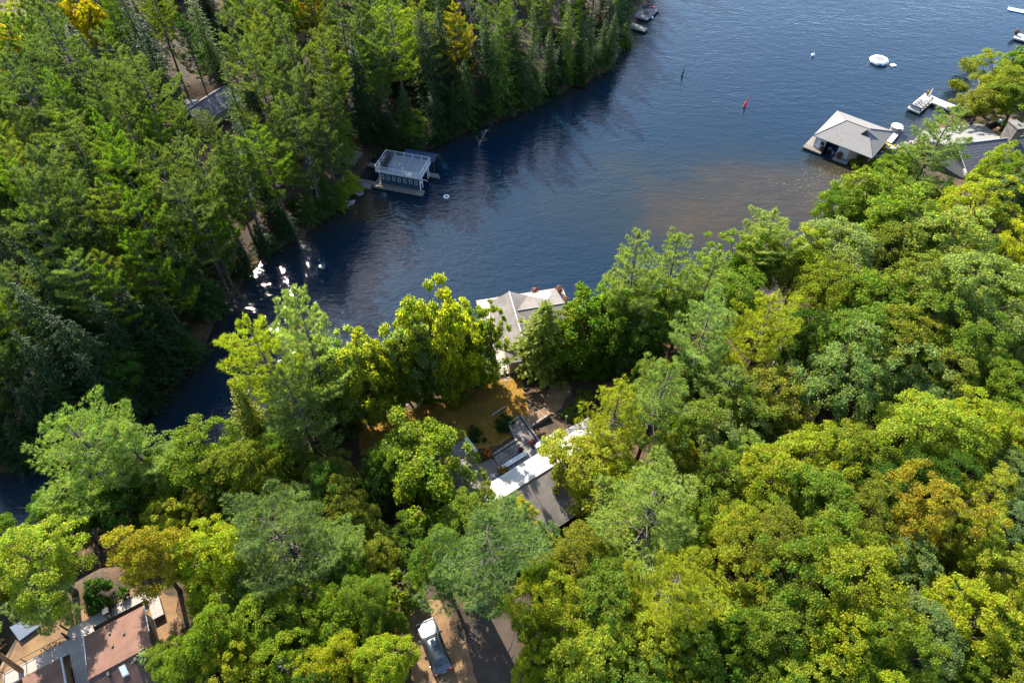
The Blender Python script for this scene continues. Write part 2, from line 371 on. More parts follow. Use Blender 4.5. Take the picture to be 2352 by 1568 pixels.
# lake
wx = np.concatenate([[-3000, -1200, -600, -320], np.arange(-200, 200.1, 2.5), [320, 600, 1200, 3000]])
wy = np.concatenate([[-3000, -1000, -300, -60], np.arange(0, 240.1, 2.5), [320, 600, 1200, 3000]])
WX, WY = np.meshgrid(wx, wy); WP = np.column_stack([WX.ravel(), WY.ravel()])
ii = (np.arange(len(wy)-1)[:, None]*len(wx)+np.arange(len(wx)-1)[None, :]).ravel()
lk = mesh_np('lake', np.column_stack([WP, np.zeros(len(WP))]), np.column_stack([ii, ii+1, ii+len(wx)+1, ii+len(wx)]), True)
dep = np.clip(np.minimum(dist(WP, NEAR), dist(WP, FAR)*1.5)*.42+1.2, 0, 6.5)
for (u, v, rx, k) in [(1660, 495, 20, .80), (1540, 510, 10, .55), (1740, 440, 12, .55), (1880, 430, 9, .8), (1420, 385, 6, .55), (850, 485, 4.5, .95), (2010, 395, 6, .9), (2160, 310, 7, .6), (1290, 470, 8, .35)]:
    c = gp(u, v)[:2]; dep *= 1-k*np.exp(-(np.hypot(*(WP-c).T)/rx)**2)
at = lk.attributes.new('depth', 'FLOAT', 'POINT'); at.data.foreach_set('value', dep.astype(np.float32))
tag(link('lake', lk, M['lake_water']), 'dark blue rippled lake narrowing into a channel', None, None, 'structure')

def clip(poly, a, s0, s1):
    """keep the part of a 3D polygon whose scalar a(p) lies in [s0, s1]"""
    def half(P, f):
        out = []
        for i in range(len(P)):
            p, q = P[i], P[(i+1) % len(P)]; fp, fq = f(p), f(q)
            if fp >= 0: out.append(p)
            if (fp >= 0) != (fq >= 0): out.append(p+(q-p)*(fp/(fp-fq)))
        return out
    P = half(poly, lambda p: a(p)-s0)
    return half(P, lambda p: s1-a(p)) if len(P) > 2 else []
def drape(name, pts_u, z0, mat, label, step=.8, dz=.05, kind='structure', ragged=.28):
    """sheet following the ground inside a slightly ragged outline"""
    base = [gp(u, v, z0)[:2] for u, v in pts_u]; poly = []
    for a, b in zip(base, base[1:]+base[:1]):
        m = max(2, int(np.linalg.norm(b-a)/.45))
        for k in range(m):
            q = a+(b-a)*k/m; poly.append(q+ragged*np.array([math.sin(q[0]*2.3+q[1]*1.1)+.6*math.sin(q[1]*5.1+q[0]*3.0), math.cos(q[1]*2.1-q[0]*1.3)+.6*math.sin(q[0]*4.7)])*.6)
    poly = np.array(poly); lo, hi = poly.min(0)-step, poly.max(0)+step
    xs = np.arange(lo[0], hi[0], step); ys = np.arange(lo[1], hi[1], step)
    X, Y = np.meshgrid(xs, ys); ins = inside(np.column_stack([X.ravel(), Y.ravel()]), poly).reshape(len(ys), len(xs))
    V, F = [], []
    P3 = [np.array([q[0], q[1], 0]) for q in poly]; near_edge = set()
    for q in poly: 
        i, j = int((q[0]-xs[0])/step), int((q[1]-ys[0])/step); near_edge.add((j, i))
    for j in range(len(ys)-1):
        strip = None
        for i in range(len(xs)-1):
            x, y = xs[i], ys[j]
            if (j, i) not in near_edge and ins[j, i] and ins[j, i+1] and ins[j+1, i] and ins[j+1, i+1]:
                c = [(x, y), (x+step, y), (x+step, y+step), (x, y+step)]
            elif (j, i) in near_edge or ins[j, i] or ins[j, i+1] or ins[j+1, i] or ins[j+1, i+1]:
                if strip is None: strip = clip(P3, lambda q: q[1], y, y+step)
                if len(strip) < 3: continue
                c = clip(strip, lambda q: q[0], x, x+step)
                if len(c) < 3: continue
                c = [(q[0], q[1]) for q in c]
            else: continue
            n = len(V); V += [(a, b, hgrid(a, b)+dz) for a, b in c]; F.append(tuple(range(n, n+len(c))))
    me = bpy.data.meshes.new(name); me.from_pydata([tuple(map(float, q)) for q in V], [], F); me.update()
    return tag(link(name, me, mat), label, None, None, kind)
drape('lawn', [(820, 985), (905, 945), (1020, 905), (1110, 880), (1150, 862), (1195, 858), (1215, 930), (1220, 975), (1150, 1030), (1060, 1040), (960, 1020), (880, 1030), (830, 1040)], 1.5, M['lawn'], 'golden sunlit lawn between the shore and the cottage patio')
LAWN = np.array([gp(u, v, 1.5)[:2] for u, v in [(830, 985), (905, 950), (1020, 910), (1110, 885), (1150, 868), (1190, 862), (1210, 930), (1215, 970), (1150, 1025), (1060, 1035), (960, 1015), (880, 1025), (835, 1035)]])
_c = rng.uniform(LAWN.min(0), LAWN.max(0), (26000, 2)); _c = _c[inside(_c, LAWN)]
_b = np.column_stack([_c, [hgrid(a, b)+.04 for a, b in _c]]); _d = rng.normal(size=(len(_b), 3))*[.5, .5, .1]+[0, 0, 1]; _d /= np.linalg.norm(_d, axis=1)[:, None]
_s = np.cross(_d, rng.normal(size=_d.shape)); _s /= np.linalg.norm(_s, axis=1)[:, None]; _l = rng.uniform(.06, .2, (len(_b), 1))
_o = link('grass', mesh_np('grass', np.stack([_b-_s*.035, _b+_s*.035, _b+_d*_l], 1).reshape(-1, 3), np.arange(len(_b)*3).reshape(-1, 3)), M['leaf']); _o.color = (.19, .115, .014, 1)
tag(_o, 'short dry golden grass of the lawn', None, None, 'stuff')
drape('path', [(770, 1050), (800, 1040), (850, 1170), (860, 1220), (835, 1220), (800, 1130)], 5, M['lawn'], 'narrow golden grass path left of the bright green tree')
drape('lane', [(1275, 850), (1310, 850), (1310, 905), (1275, 950), (1245, 960), (1255, 900)], 1.5, M['dirt'], 'pale earth lane beside the tall cedar')
drape('forest_clearing', [(1390, 870), (1470, 860), (1500, 890), (1440, 940), (1380, 930)], 2, M['dirt'], 'orange leaf-covered clearing right of the boathouse')
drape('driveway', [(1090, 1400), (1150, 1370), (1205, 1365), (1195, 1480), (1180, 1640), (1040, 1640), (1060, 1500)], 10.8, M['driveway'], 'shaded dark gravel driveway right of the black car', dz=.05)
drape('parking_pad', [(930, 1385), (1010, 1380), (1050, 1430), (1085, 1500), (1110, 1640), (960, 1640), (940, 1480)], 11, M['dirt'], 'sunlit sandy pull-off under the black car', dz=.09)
drape('yard', [(0, 1460), (90, 1420), (220, 1390), (330, 1340), (400, 1370), (420, 1450), (400, 1600), (-60, 1620), (-80, 1500)], 11, M['dirt'], 'bare golden earth round the brown roofed cottage', dz=.06)
drape('parking_yard', [(2290, 315), (2290, 285), (2310, 270), (2400, 270), (2460, 330), (2380, 350)], 3.3, M['dirt'], 'pale gravel yard under the white car')

# ------------------------------------------------------------------ tree meshes
def rdir(n):
    d = rng.normal(size=(n, 3)); return d/np.linalg.norm(d, axis=1)[:, None]
def unit(a): return a/(np.linalg.norm(a, axis=1)[:, None]+1e-9)
def leaf_quads(C_, Nn, size, aspect=.75, fold=.25):
    """folded leaf-spray quads"""
    n = len(C_); Nn = unit(Nn); t = unit(np.cross(Nn, rdir(n))); b = np.cross(Nn, t)
    s = size[:, None]
    tip = C_+t*s*.5; base = C_-t*s*.5; l = C_+b*s*.5*aspect+Nn*s*fold; r = C_-b*s*.5*aspect+Nn*s*fold
    V = np.stack([tip, l, base, r], 1).reshape(-1, 3); F = np.arange(n*4).reshape(-1, 4)
    return V, F
def blades(C_, D, length, width):
    """thin needle triangles from C_ along D"""
    n = len(C_); D = unit(D); s = unit(np.cross(D, rdir(n)))*width[:, None]*.5
    V = np.stack([C_-s, C_+s, C_+D*length[:, None]], 1).reshape(-1, 3); return V, np.arange(n*3).reshape(-1, 3)

def deciduous(h, Rr, nb, per, leaf, zc=.63, zr=.36, lobe=.25, br=(.9, 1.45), inner=10, droop=0.0, limbs=9, cover=1.62):
    """trunk+limbs mesh, crown mesh"""
    cz = h*zc; tr = MB(); lean = rng.normal(size=2)*.25
    tp = [(0, 0, -.6), (lean[0]*.2, lean[1]*.2, h*.15), (lean[0]*.6, lean[1]*.6, h*.35), (lean[0], lean[1], h*.58), (lean[0]*1.3, lean[1]*1.3, h*.8)]
    r0 = h*.017+.03; tr.tube(tp, [r0*1.25, r0, r0*.8, r0*.5, r0*.18], 8)
    k = np.arange(nb)+.5; ph = np.arccos(1-cover*k/nb); th = math.pi*(1+5**.5)*k+rng.normal(size=nb)*.25
    d = np.column_stack([np.cos(th)*np.sin(ph), np.sin(th)*np.sin(ph), np.cos(ph)])
    la, lb = rng.uniform(0, 6.28, 2); rad = (1+lobe*np.sin(3*th+la)*np.sin(ph)+lobe*.6*np.sin(2*th+lb+2*ph))*rng.uniform(.66, .96, nb)
    cen = d*rad[:, None]*[Rr, Rr, h*zr]+[lean[0], lean[1], cz]
    ci = rdir(inner)*rng.uniform(.15, .55, inner)[:, None]*[Rr, Rr, h*zr]+[0, 0, cz]
    allc = np.vstack([cen, ci]); od = np.vstack([d, unit(ci-[0, 0, cz])])
    bs = rng.uniform(br[0], br[1], len(allc))*Rr/4.3
    CC, NN, SS = [], [], []
    for c, o, r in zip(allc, od, bs):
        m = int(per*(r/(1.15*Rr/4.3))**2); q = unit(rdir(m)+o*.75+np.array([0, 0, .55]))
        rr = r*rng.uniform(.25, 1.25, m)**.75
        p = c+q*rr[:, None]*[1, 1, .74]+rdir(m)*.12; p[:, 2] -= droop*rr*rr
        CC.append(p); NN.append(q*.45+rdir(m)*.85+np.array([0, 0, .45])); SS.append(leaf*rng.uniform(.5, 1.0, m)**1.6*1.9)
    V, F = leaf_quads(np.vstack(CC), np.vstack(NN), np.concatenate(SS))
    for c in cen[rng.permutation(nb)[:limbs*3]]:
        z0 = h*rng.uniform(.28, .62); a = np.array([lean[0]*z0/h*1.5, lean[1]*z0/h*1.5, z0]); mid = (a+c)/2+np.array([0, 0, -.05*h*rng.random()])
        tr.tube([a, mid, c], [r0*.38, r0*.24, .02], 5, False)
    for c, o in zip(cen[::6], d[::6]):      # bare twigs breaking through the leaves
        e = c+o*rng.uniform(.7, 1.5)+rng.normal(size=3)*.35; tr.tube([c-o*.5, (c+e)/2+rng.normal(size=3)*.12, e], [.035, .025, .008], 3, False)
    return tr.mesh('trunk', True), mesh_np('crown', V, F)

def pine(h, Rr, zb, nwh, tufts, irr=.35, dead=6, gap=.12):
    """white pine: whorls of plume-like limbs, flat needle plates, visible trunk"""
    tr = MB(); bend = rng.normal(size=2)*.35; r0 = h*.012+.06
    ax = lambda z: np.array([bend[0]*(z/h)**2, bend[1]*(z/h)**2, z])
    zs = np.linspace(0, h*.985, 9); tr.tube([(0, 0, -.6)]+[ax(z) for z in zs], [r0*1.15]+[r0*(1-.93*z/h) for z in zs], 8)
    CB, DB, LB, WB = [], [], [], []
    for i in range(nwh):
        t = (i+.2*rng.random())/nwh; z = zb+(h*.97-zb)*t; nbr = rng.integers(4, 7)
        prof = Rr*(min(1, .45+t*2.2))*(1-t)**.62*1.12+.35
        a0 = rng.uniform(0, 6.28)
        for j in range(nbr):
            if rng.random() < gap: continue
            a = a0+6.28*j/nbr+rng.normal()*.3; L = prof*(1+irr*rng.normal()*.8); L = max(.5, min(L, Rr*1.45))
            o = np.array([math.cos(a), math.sin(a), 0]); sd = np.array([-o[1], o[0], 0]); rise = .04+.40*t+rng.normal()*.09
            A = ax(z); pt = lambda s: A+o*L*s+np.array([0, 0, L*(rise*s-.18*math.sin(3.14*s)*(1-t)+.16*s**3)])
            tr.tube([pt(0), pt(.35), pt(.7), pt(.95)], [r0*.30*(1-t*.6), r0*.2*(1-t*.6), .03, .012], 4, False)
            m = max(6, int(tufts*(L/Rr)**1.35)); s = rng.uniform(.28, 1.02, m)**.8; w = L*.36*np.sin(np.clip((s-.2)/.85, 0, 1)*3.0+.1)
            base = np.array([pt(q) for q in s])+sd*(rng.uniform(-1, 1, m)*w)[:, None]; base[:, 2] += rng.normal(size=m)*.07+.05
            nb_ = 8; Cq = np.repeat(base, nb_, 0)
            D = rdir(m*nb_)*.8+o*.55+np.array([0, 0, .65]); CB.append(Cq+rdir(m*nb_)*.08); DB.append(D)
            LB.append(rng.uniform(.30, .52, m*nb_)); WB.append(rng.uniform(.055, .10, m*nb_))
    m = 60; base = np.array([ax(h*.97) for _ in range(m)])+rng.normal(size=(m, 3))*[.18, .18, .35]
    CB.append(np.repeat(base, 8, 0)); DB.append(rdir(m*8)*.6+np.array([0, 0, 1])); LB.append(rng.uniform(.3, .5, m*8)); WB.append(rng.uniform(.05, .1, m*8))
    for _ in range(dead):
        z = rng.uniform(.18*h, zb+1.5); a = rng.uniform(0, 6.28); L = rng.uniform(.8, 2.4); o = np.array([math.cos(a), math.sin(a), rng.uniform(-.25, .15)])
        tr.tube([ax(z), ax(z)+o*L*.5, ax(z)+o*L+np.array([0, 0, -.2])], [.05, .035, .012], 4, False)
    V, F = blades(np.vstack(CB), np.vstack(DB), np.concatenate(LB), np.concatenate(WB))
    return tr.mesh('trunk', True), mesh_np('crown', V, F)

def spruce(h, Rr, zb, nwh, per, droop=.35, powr=.85, ragged=.2, spray=.42):
    tr = MB(); r0 = h*.011+.05; ph0 = rng.uniform(0, 6.28)
    tr.tube([(0, 0, -.6), (0, 0, h*.5), (0, 0, h)], [r0, r0*.55, .02], 7)
    CC, TT, NN, SS = [], [], [], []
    for i in range(nwh):
        t = i/nwh; z = zb+(h*.99-zb)*t; L0 = Rr*(1-t)**powr*(min(1, .6+t*2.5))+.12; nbr = max(5, int(11*(1-t*.5))); a0 = rng.uniform(0, 6.28)
        for j in range(nbr):
            a = a0+6.28*j/nbr+rng.normal()*.2
            if rng.random() < .14: continue
            L = L0*(1+ragged*rng.normal())*(1+.22*math.sin(2*a+z*.9+ph0)+.14*math.sin(3*a-z*1.7)); L = max(.15, L)
            o = np.array([math.cos(a), math.sin(a), 0]); sd = np.array([-o[1], o[0], 0])
            m = max(4, int(per*L/Rr)); s = rng.uniform(.15, 1.03, m); w = L*.22*(1.1-s)+.08
            p = np.array([0, 0, z])+o*(L*s)[:, None]+sd*(rng.uniform(-1, 1, m)*w)[:, None]
            p[:, 2] += -droop*L*s*s+.12*L*s**4+rng.normal(size=m)*.07
            CC.append(p); NN.append(np.array([0, 0, 1])+o*.35+rdir(m)*.45); TT.append(o+sd*rng.normal(size=m)[:, None]*.6+np.array([0, 0, -.35])); SS.append(rng.uniform(.7, 1.3, m)*spray)
            if j % 3 == 0: tr.tube([(0, 0, z), tuple(np.array([0, 0, z])+o*L*.8+np.array([0, 0, -droop*L*.6]))], [.035*(1-t)+.008, .008], 3, False)
    C_ = np.vstack(CC); Nn = unit(np.vstack(NN)); t = np.vstack(TT); t = unit(t-(t*Nn).sum(1)[:, None]*Nn); b = np.cross(Nn, t); s = np.concatenate(SS)[:, None]
    V = np.stack([C_+t*s*.6, C_+b*s*.26-Nn*s*.06, C_-t*s*.4, C_-b*s*.26-Nn*s*.06], 1).reshape(-1, 3)
    return tr.mesh('trunk', True), mesh_np('crown', V, np.arange(len(V)).reshape(-1, 4))

def bare(h, n, spread=.35):
    tr = MB(); r0 = h*.014+.04; zs = np.linspace(0, h, 7); off = np.cumsum(rng.normal(size=(7, 2))*.06, 0)
    P = [np.array([off[i, 0], off[i, 1], z]) for i, z in enumerate(zs)]
    tr.tube([P[0]-[0, 0, .5]]+P, [r0]+[r0*(1-.85*z/h) for z in zs], 7)
    for _ in range(n):
        z = rng.uniform(.25, .97)*h; i = min(5, int(z/h*6)); a = rng.uniform(0, 6.28); L = h*spread*rng.uniform(.3, 1)*(1.15-z/h)
        o = np.array([math.cos(a), math.sin(a), rng.uniform(-.1, .5)]); b0 = np.array([P[i][0], P[i][1], z]); e = b0+o*L+rng.normal(size=3)*.15
        tr.tube([b0, (b0+e)/2+rng.normal(size=3)*.08, e], [r0*.3, r0*.2, .012], 4, False)
        for _ in range(2):
            e2 = b0+(e-b0)*rng.uniform(.4, .9); tr.tube([e2, e2+rng.normal(size=3)*[.3, .3, .2]*max(.6, L*.5)], [.022, .008], 3, False)
    return tr.mesh('trunk', True)

PRO = {  # (height, radius, trunk mesh, crown mesh, bark, leaf)
 'maple': [], 'pine': [], 'spruce': [], 'cedar': [], 'bush': [], 'loose': [], 'full': []}
for a in [(16, 4.3, 124, 500, .150, .62, .36, .24), (15, 4.3, 110, 520, .142, .62, .34, .34), (17, 4.3, 130, 480, .158, .60, .39, .20), (14, 4.3, 112, 520, .138, .64, .33, .38), (16, 4.3, 136, 450, .162, .61, .37, .30), (18, 4.3, 114, 490, .150, .58, .42, .30), (15, 4.3, 88, 560, .150, .60, .38, .46)]:
    t_, c_ = deciduous(*a, br=(.45, 1.08), inner=22); PRO['maple'].append((a[0], a[1], t_, c_))
for a in [(10, 3.4, 90, 330, .165, .52, .45, .26), (9, 3.4, 84, 340, .16, .50, .46, .34)]:
    t_, c_ = deciduous(*a, br=(.5, 1.2), inner=14, cover=1.96); PRO['full'].append((a[0], a[1], t_, c_))
for a in [(15, 3.6, 46, 190, .25, .58, .40, .35), (16, 3.6, 40, 200, .27, .60, .38, .4)]:
    t_, c_ = deciduous(*a, br=(.6, 1.15), inner=4, droop=.12, limbs=13); PRO['loose'].append((a[0], a[1], t_, c_))
for a in [(24, 4.6, 8, 13, 92, .38, 9, .16), (24, 4.4, 6, 16, 80, .34, 8, .16), (25, 4.8, 10, 11, 110, .48, 12, .2), (22, 4.2, 7, 12, 90, .42, 10, .26), (24, 4.6, 5, 14, 90, .5, 14, .28)]:
    t_, c_ = pine(*a); PRO['pine'].append((a[0], a[1], t_, c_))
for a in [(20, 3.3, 1.6, 52, 34, .30, .70, .28, .34), (19, 3.6, 1.2, 46, 36, .22, .62, .34, .34), (21, 3.0, 2.2, 54, 32, .38, .78, .26, .34)]:
    t_, c_ = spruce(*a); PRO['spruce'].append((a[0], a[1], t_, c_))
for a in [(11, 2.3, .3, 40, 30, .12, .62, .16, .36), (10, 2.5, .2, 38, 32, .05, .55, .2, .36)]:
    t_, c_ = spruce(*a); PRO['cedar'].append((a[0], a[1], t_, c_))
for a in [(2.4, 1.5, 16, 90, .20, .5, .42, .2), (2.0, 1.5, 14, 100, .18, .48, .42, .3)]:
    t_, c_ = deciduous(*a, br=(1.3, 1.9), inner=3, limbs=4); PRO['bush'].append((a[0], a[1], t_, c_))
LEAFM = {'full': 'leaf', 'maple': 'leaf', 'loose': 'leaf', 'bush': 'leaf', 'pine': 'needle', 'spruce': 'spruce_needle', 'cedar': 'spruce_needle'}
BARKM = {'full': 'bark', 'maple': 'bark', 'loose': 'bark', 'bush': 'bark', 'pine': 'bark_pine', 'spruce': 'bark', 'cedar': 'bark'}
NAMES = {'full': 'broadleaf_tree', 'maple': 'broadleaf_tree', 'loose': 'broadleaf_tree', 'bush': 'bush', 'pine': 'pine_tree', 'spruce': 'spruce_tree', 'cedar': 'cedar_tree'}
CATS = {'full': 'tree', 'maple': 'tree', 'loose': 'tree', 'bush': 'bush', 'pine': 'tree', 'spruce': 'tree', 'cedar': 'tree'}
SPEC = {'full': 'low-branched broadleaf tree', 'maple': 'broadleaf tree', 'loose': 'airy broadleaf tree', 'bush': 'low bush', 'pine': 'plumed pine', 'spruce': 'narrow conifer', 'cedar': 'dense small conifer'}
for k, L in PRO.items():
    for h_, r_, t_, c_ in L:
        t_.materials.append(M[BARKM[k]]); c_.materials.append(M[LEAFM[k]])
COL = {'g': ((.136, .186, .018), 'bright green'), 'y': ((.212, .240, .018), 'yellow-green'), 'Y': ((.40, .33, .008), 'golden yellow'), 'o': ((.152, .168, .018), 'olive green'),
       'p': ((.180, .230, .056), 'pale green'), 'b': ((.118, .168, .054), 'blue-green'), 'd': ((.048, .098, .012), 'deep green'), 'r': ((.190, .172, .012), 'russet-tinged'),
       'q': ((.090, .124, .032), 'soft green'), 'w': ((.112, .140, .020), 'light yellow-green'), 'm': ((.092, .150, .013), 'mid green'), 's': ((.022, .046, .013), 'dark green'), 't': ((.042, .078, .016), 'muted green')}
TREES = []   # (x, y, crown radius)
LABELS = {}
def uniq(lab):
    if lab in LABELS:
        LABELS[lab] += 1; return None
    LABELS[lab] = 1; return lab
ONES = 'zero one two three four five six seven eight nine ten eleven twelve thirteen fourteen fifteen sixteen seventeen eighteen nineteen'.split()
TENS = 'x x twenty thirty forty fifty sixty seventy eighty ninety'.split()
def numword(n):
    n = max(0, min(99, int(n)))
    return ONES[n] if n < 20 else TENS[n//10]+('' if n % 10 == 0 else '-'+ONES[n % 10])
SUNV = np.array([math.sin(R(SUN_AZ))*math.cos(R(SUN_EL)), math.cos(R(SUN_AZ))*math.cos(R(SUN_EL)), math.sin(R(SUN_EL))])
SUNNY = [(-7.9, 20.3, 12.0), (-7.2, 18.8, 12.4), (0.2, 37.5, 6.5), (3.4, 39.6, 6.5), (6.5, 41.8, 6.5), (-.2, 54.2, 1.4), (-16.8, 48.6, 1.2), (-14.0, 50.4, 1.2), (-12.0, 51.6, 1.2), (-33.5, 19.5, 13.8)]
def shades(x, y, z, h, rad):
    """would this crown stand between the sun and a spot the photo shows sunlit"""
    for k in (.35, .5, .66, .82):
        c = np.array([x, y, z+h*k])
        for s in SUNNY:
            d = c-np.array(s); t = d @ SUNV
            if t > 1.5 and np.linalg.norm(d-t*SUNV) < rad*(.8 if k < .8 else .5): return True
    return False
KEEP_FC = np.array([(415, 195), (512, 188), (515, 250), (430, 268)], float)     # the far cottage roof stays in sight
def covers(x, y, z, h, rad):
    for dz, dx in ((.98, 0), (.85, -.5), (.85, .5), (.7, -.7), (.7, .7), (.5, -.8), (.5, .8), (.5, 0), (.3, 0)):
        u, v, w = proj((x+dx*rad, y, z+dz*h))
        if w < 123 and inside([(u, v)], KEEP_FC)[0]: return True
    return False
def add_tree(kind, x, y, h, rad, c, label=None, group=None, rz=None, tilt=(0, 0), z=None, k=None, orange=False):
    P = PRO[kind]; h0, r0, tm, cm = P[int(rng.integers(len(P))) if k is None else k]
    z = hgrid(x, y) if z is None else z
    if label is None and (shades(x, y, z, h, rad) or covers(x, y, z, h, rad)): return None
    cc, cw = COL[c]
    u, v, w = proj((x, y, z+h*(.66 if kind in ('maple', 'loose', 'bush', 'full') else .72)))
    if label is None:
        bank = 'far bank' if inside([[x, y]], FAR_POLY)[0] else 'near bank'
        label = '%s %s, %s, %s percent across and %s percent down' % (cw, SPEC[kind], bank, numword(round(u/23.52)), numword(round(v/15.68)))
        if uniq(label) is None: return None
    else: uniq(label)
    root = thing(NAMES[kind], label, CATS[kind], (x, y, z-.05), 0, group or {'pine': 'pines in the forest', 'spruce': 'conifers in the forest', 'cedar': 'small conifers on the banks', 'bush': 'bushes under the trees'}.get(kind, 'broadleaf trees in the forest'))
    if tilt == (0, 0): tilt = (rng.normal()*.035, rng.normal()*.035)
    root.rotation_euler = (tilt[0], tilt[1], rng.uniform(0, 6.28) if rz is None else rz)
    sx = rad/r0; root.scale = (sx*rng.uniform(.86, 1.14), sx*rng.uniform(.86, 1.14), h/h0)
    t = bpy.data.objects.new('trunk', tm); col.objects.link(t); t.parent = root
    if orange: t.material_slots[0].link = 'OBJECT'; t.material_slots[0].material = M['bark_orange']
    cr = bpy.data.objects.new('crown', cm); col.objects.link(cr); cr.parent = root
    f = rng.uniform(.86, 1.14); cr.color = (cc[0]*f*rng.uniform(.92, 1.08), cc[1]*f, cc[2]*f*rng.uniform(.8, 1.3), 1)
    TREES.append((x, y, rad)); return root
def march(u, v, k):
    """point on a photo ray that is k metres above the ground"""
    d = ray(u, v); t = 20.0
    while t < 400:
        p = CAM+d*t
        if p[2] <= hgrid(p[0], p[1])+k: break
        t += .8
    return p

# ------------------------------------------------------------------ building helpers
def roof_plane(parent, pts, mat, course=.34, t=.14, lift=.018, name='roof_plane', under=None):
    """roof slope: a board with overlapping shingle courses; pts[0]-pts[1] is the eave"""
    P = [np.array(p, float) for p in pts]; nr = np.zeros(3)
    for i in range(len(P)): nr += np.cross(P[i], P[(i+1) % len(P)])
    nr /= np.linalg.norm(nr)
    if nr[2] < 0: nr = -nr
    e = P[1]-P[0]; e /= np.linalg.norm(e); sl_ = np.cross(nr, e); sl_ = sl_ if sl_[2] > 0 else -sl_
    base = MB().slab([p-nr*.012 for p in P], t).out(name, M[under or 'trim_brown'], parent)
    a = lambda p: (p-P[0]) @ sl_
    lo = min(a(p) for p in P); hi = max(a(p) for p in P); n = max(1, int(round((hi-lo)/course)))
    for i in range(n):
        s0 = lo+(hi-lo)*i/n; s1 = lo+(hi-lo)*(i+1)/n+(.03 if i < n-1 else 0)
        C_ = clip(P, a, s0, s1)
        if len(C_) < 3: continue
        top = [p+nr*(.006+lift*(1-(a(p)-s0)/(s1-s0))+.0006*(i % 3)) for p in C_]; k = len(C_)
        cr = sum(np.cross(top[j], top[(j+1) % k]) for j in range(k))
        if cr @ nr < 0: C_ = C_[::-1]; top = top[::-1]
        MB().add(C_+top, [tuple(range(k, 2*k))]+[(j, (j+1) % k, k+(j+1) % k, k+j) for j in range(k)]).out('shingle_course', M[mat], base)
    return base
def planks(parent, x0, x1, y0, y1, z, mat, w=.22, along='x', t=.05, gap=.018, name='plank'):
    me = None
    span = (y1-y0) if along == 'x' else (x1-x0); n = max(1, int(round(span/w))); w = span/n
    for i in range(n):
        if me is None:
            b = MB()
            b.box(0, x1-x0, 0, w-gap, 0, t) if along == 'x' else b.box(0, w-gap, 0, y1-y0, 0, t)
            me = b.mesh(name); me.materials.append(M[mat])
        o = bpy.data.objects.new(name, me); col.objects.link(o); o.parent = parent
        o.location = (x0, y0+i*w, z-t) if along == 'x' else (x0+i*w, y0, z-t)
def dock(parent, x0, x1, y0, y1, z, mat, w=.24, along='x', skirt='grey_wood', name='platform', fascia=.3):
    pl = MB().box(x0, x1, y0, y1, z-fascia, z-.055).out(name, M[skirt], parent)
    planks(pl, x0-.01, x1+.01, y0-.01, y1+.01, z, mat, w, along); return pl
def window(parent, x, z, w, h, y, side=-1, frame='white_vinyl', sub=True):
    """framed window on a wall facing local -y (side=-1) or +y"""
    f = .06; o = y+side*.02; fr = MB()
    for a in ((x-w/2-f, x+w/2+f, z-h/2-f, z-h/2), (x-w/2-f, x+w/2+f, z+h/2, z+h/2+f), (x-w/2-f, x-w/2, z-h/2, z+h/2), (x+w/2, x+w/2+f, z-h/2, z+h/2)):
        fr.box(a[0], a[1], min(o, o+side*.04), max(o, o+side*.04), a[2], a[3])
    wn_ = fr.out('window', M[frame], parent)
    MB().box(x-w/2, x+w/2, min(y+side*.004, o), max(y+side*.004, o), z-h/2, z+h/2).out('pane', M['glass_dark'], wn_)
def railing(parent, pts, z, h=1.0, post=.07, mat='white_paint', glass=None, n=4, name='railing', rails=(1.0, .1)):
    """posts, rails and panels along a polyline of (x, y)"""
    for (ax_, ay), (bx, by) in zip(pts[:-1], pts[1:]):
        L = math.hypot(bx-ax_, by-ay); k = max(1, int(round(L/(n if n else 1.6)))); ux, uy = (bx-ax_)/L, (by-ay)/L
        for i in range(k+1):
            x, y = ax_+ux*L*i/k, ay+uy*L*i/k
            MB().box(x-post/2, x+post/2, y-post/2, y+post/2, z, z+h).out('post', M[mat], parent)
        for q in rails:
            MB().tube([(ax_, ay, z+h*q), (bx, by, z+h*q)], post*.5, 4).out('rail', M[mat], parent)
        if glass:
            for i in range(k):
                p0 = np.array([ax_+ux*(L*i/k+.06), ay+uy*(L*i/k+.06)]); p1 = np.array([ax_+ux*(L*(i+1)/k-.06), ay+uy*(L*(i+1)/k-.06)])
                nn = np.array([-uy, ux])*.008
                MB().prism([tuple(p0-nn), tuple(p1-nn), tuple(p1+nn), tuple(p0+nn)], z+.16, z+h-.06).out('panel', M[glass], parent)

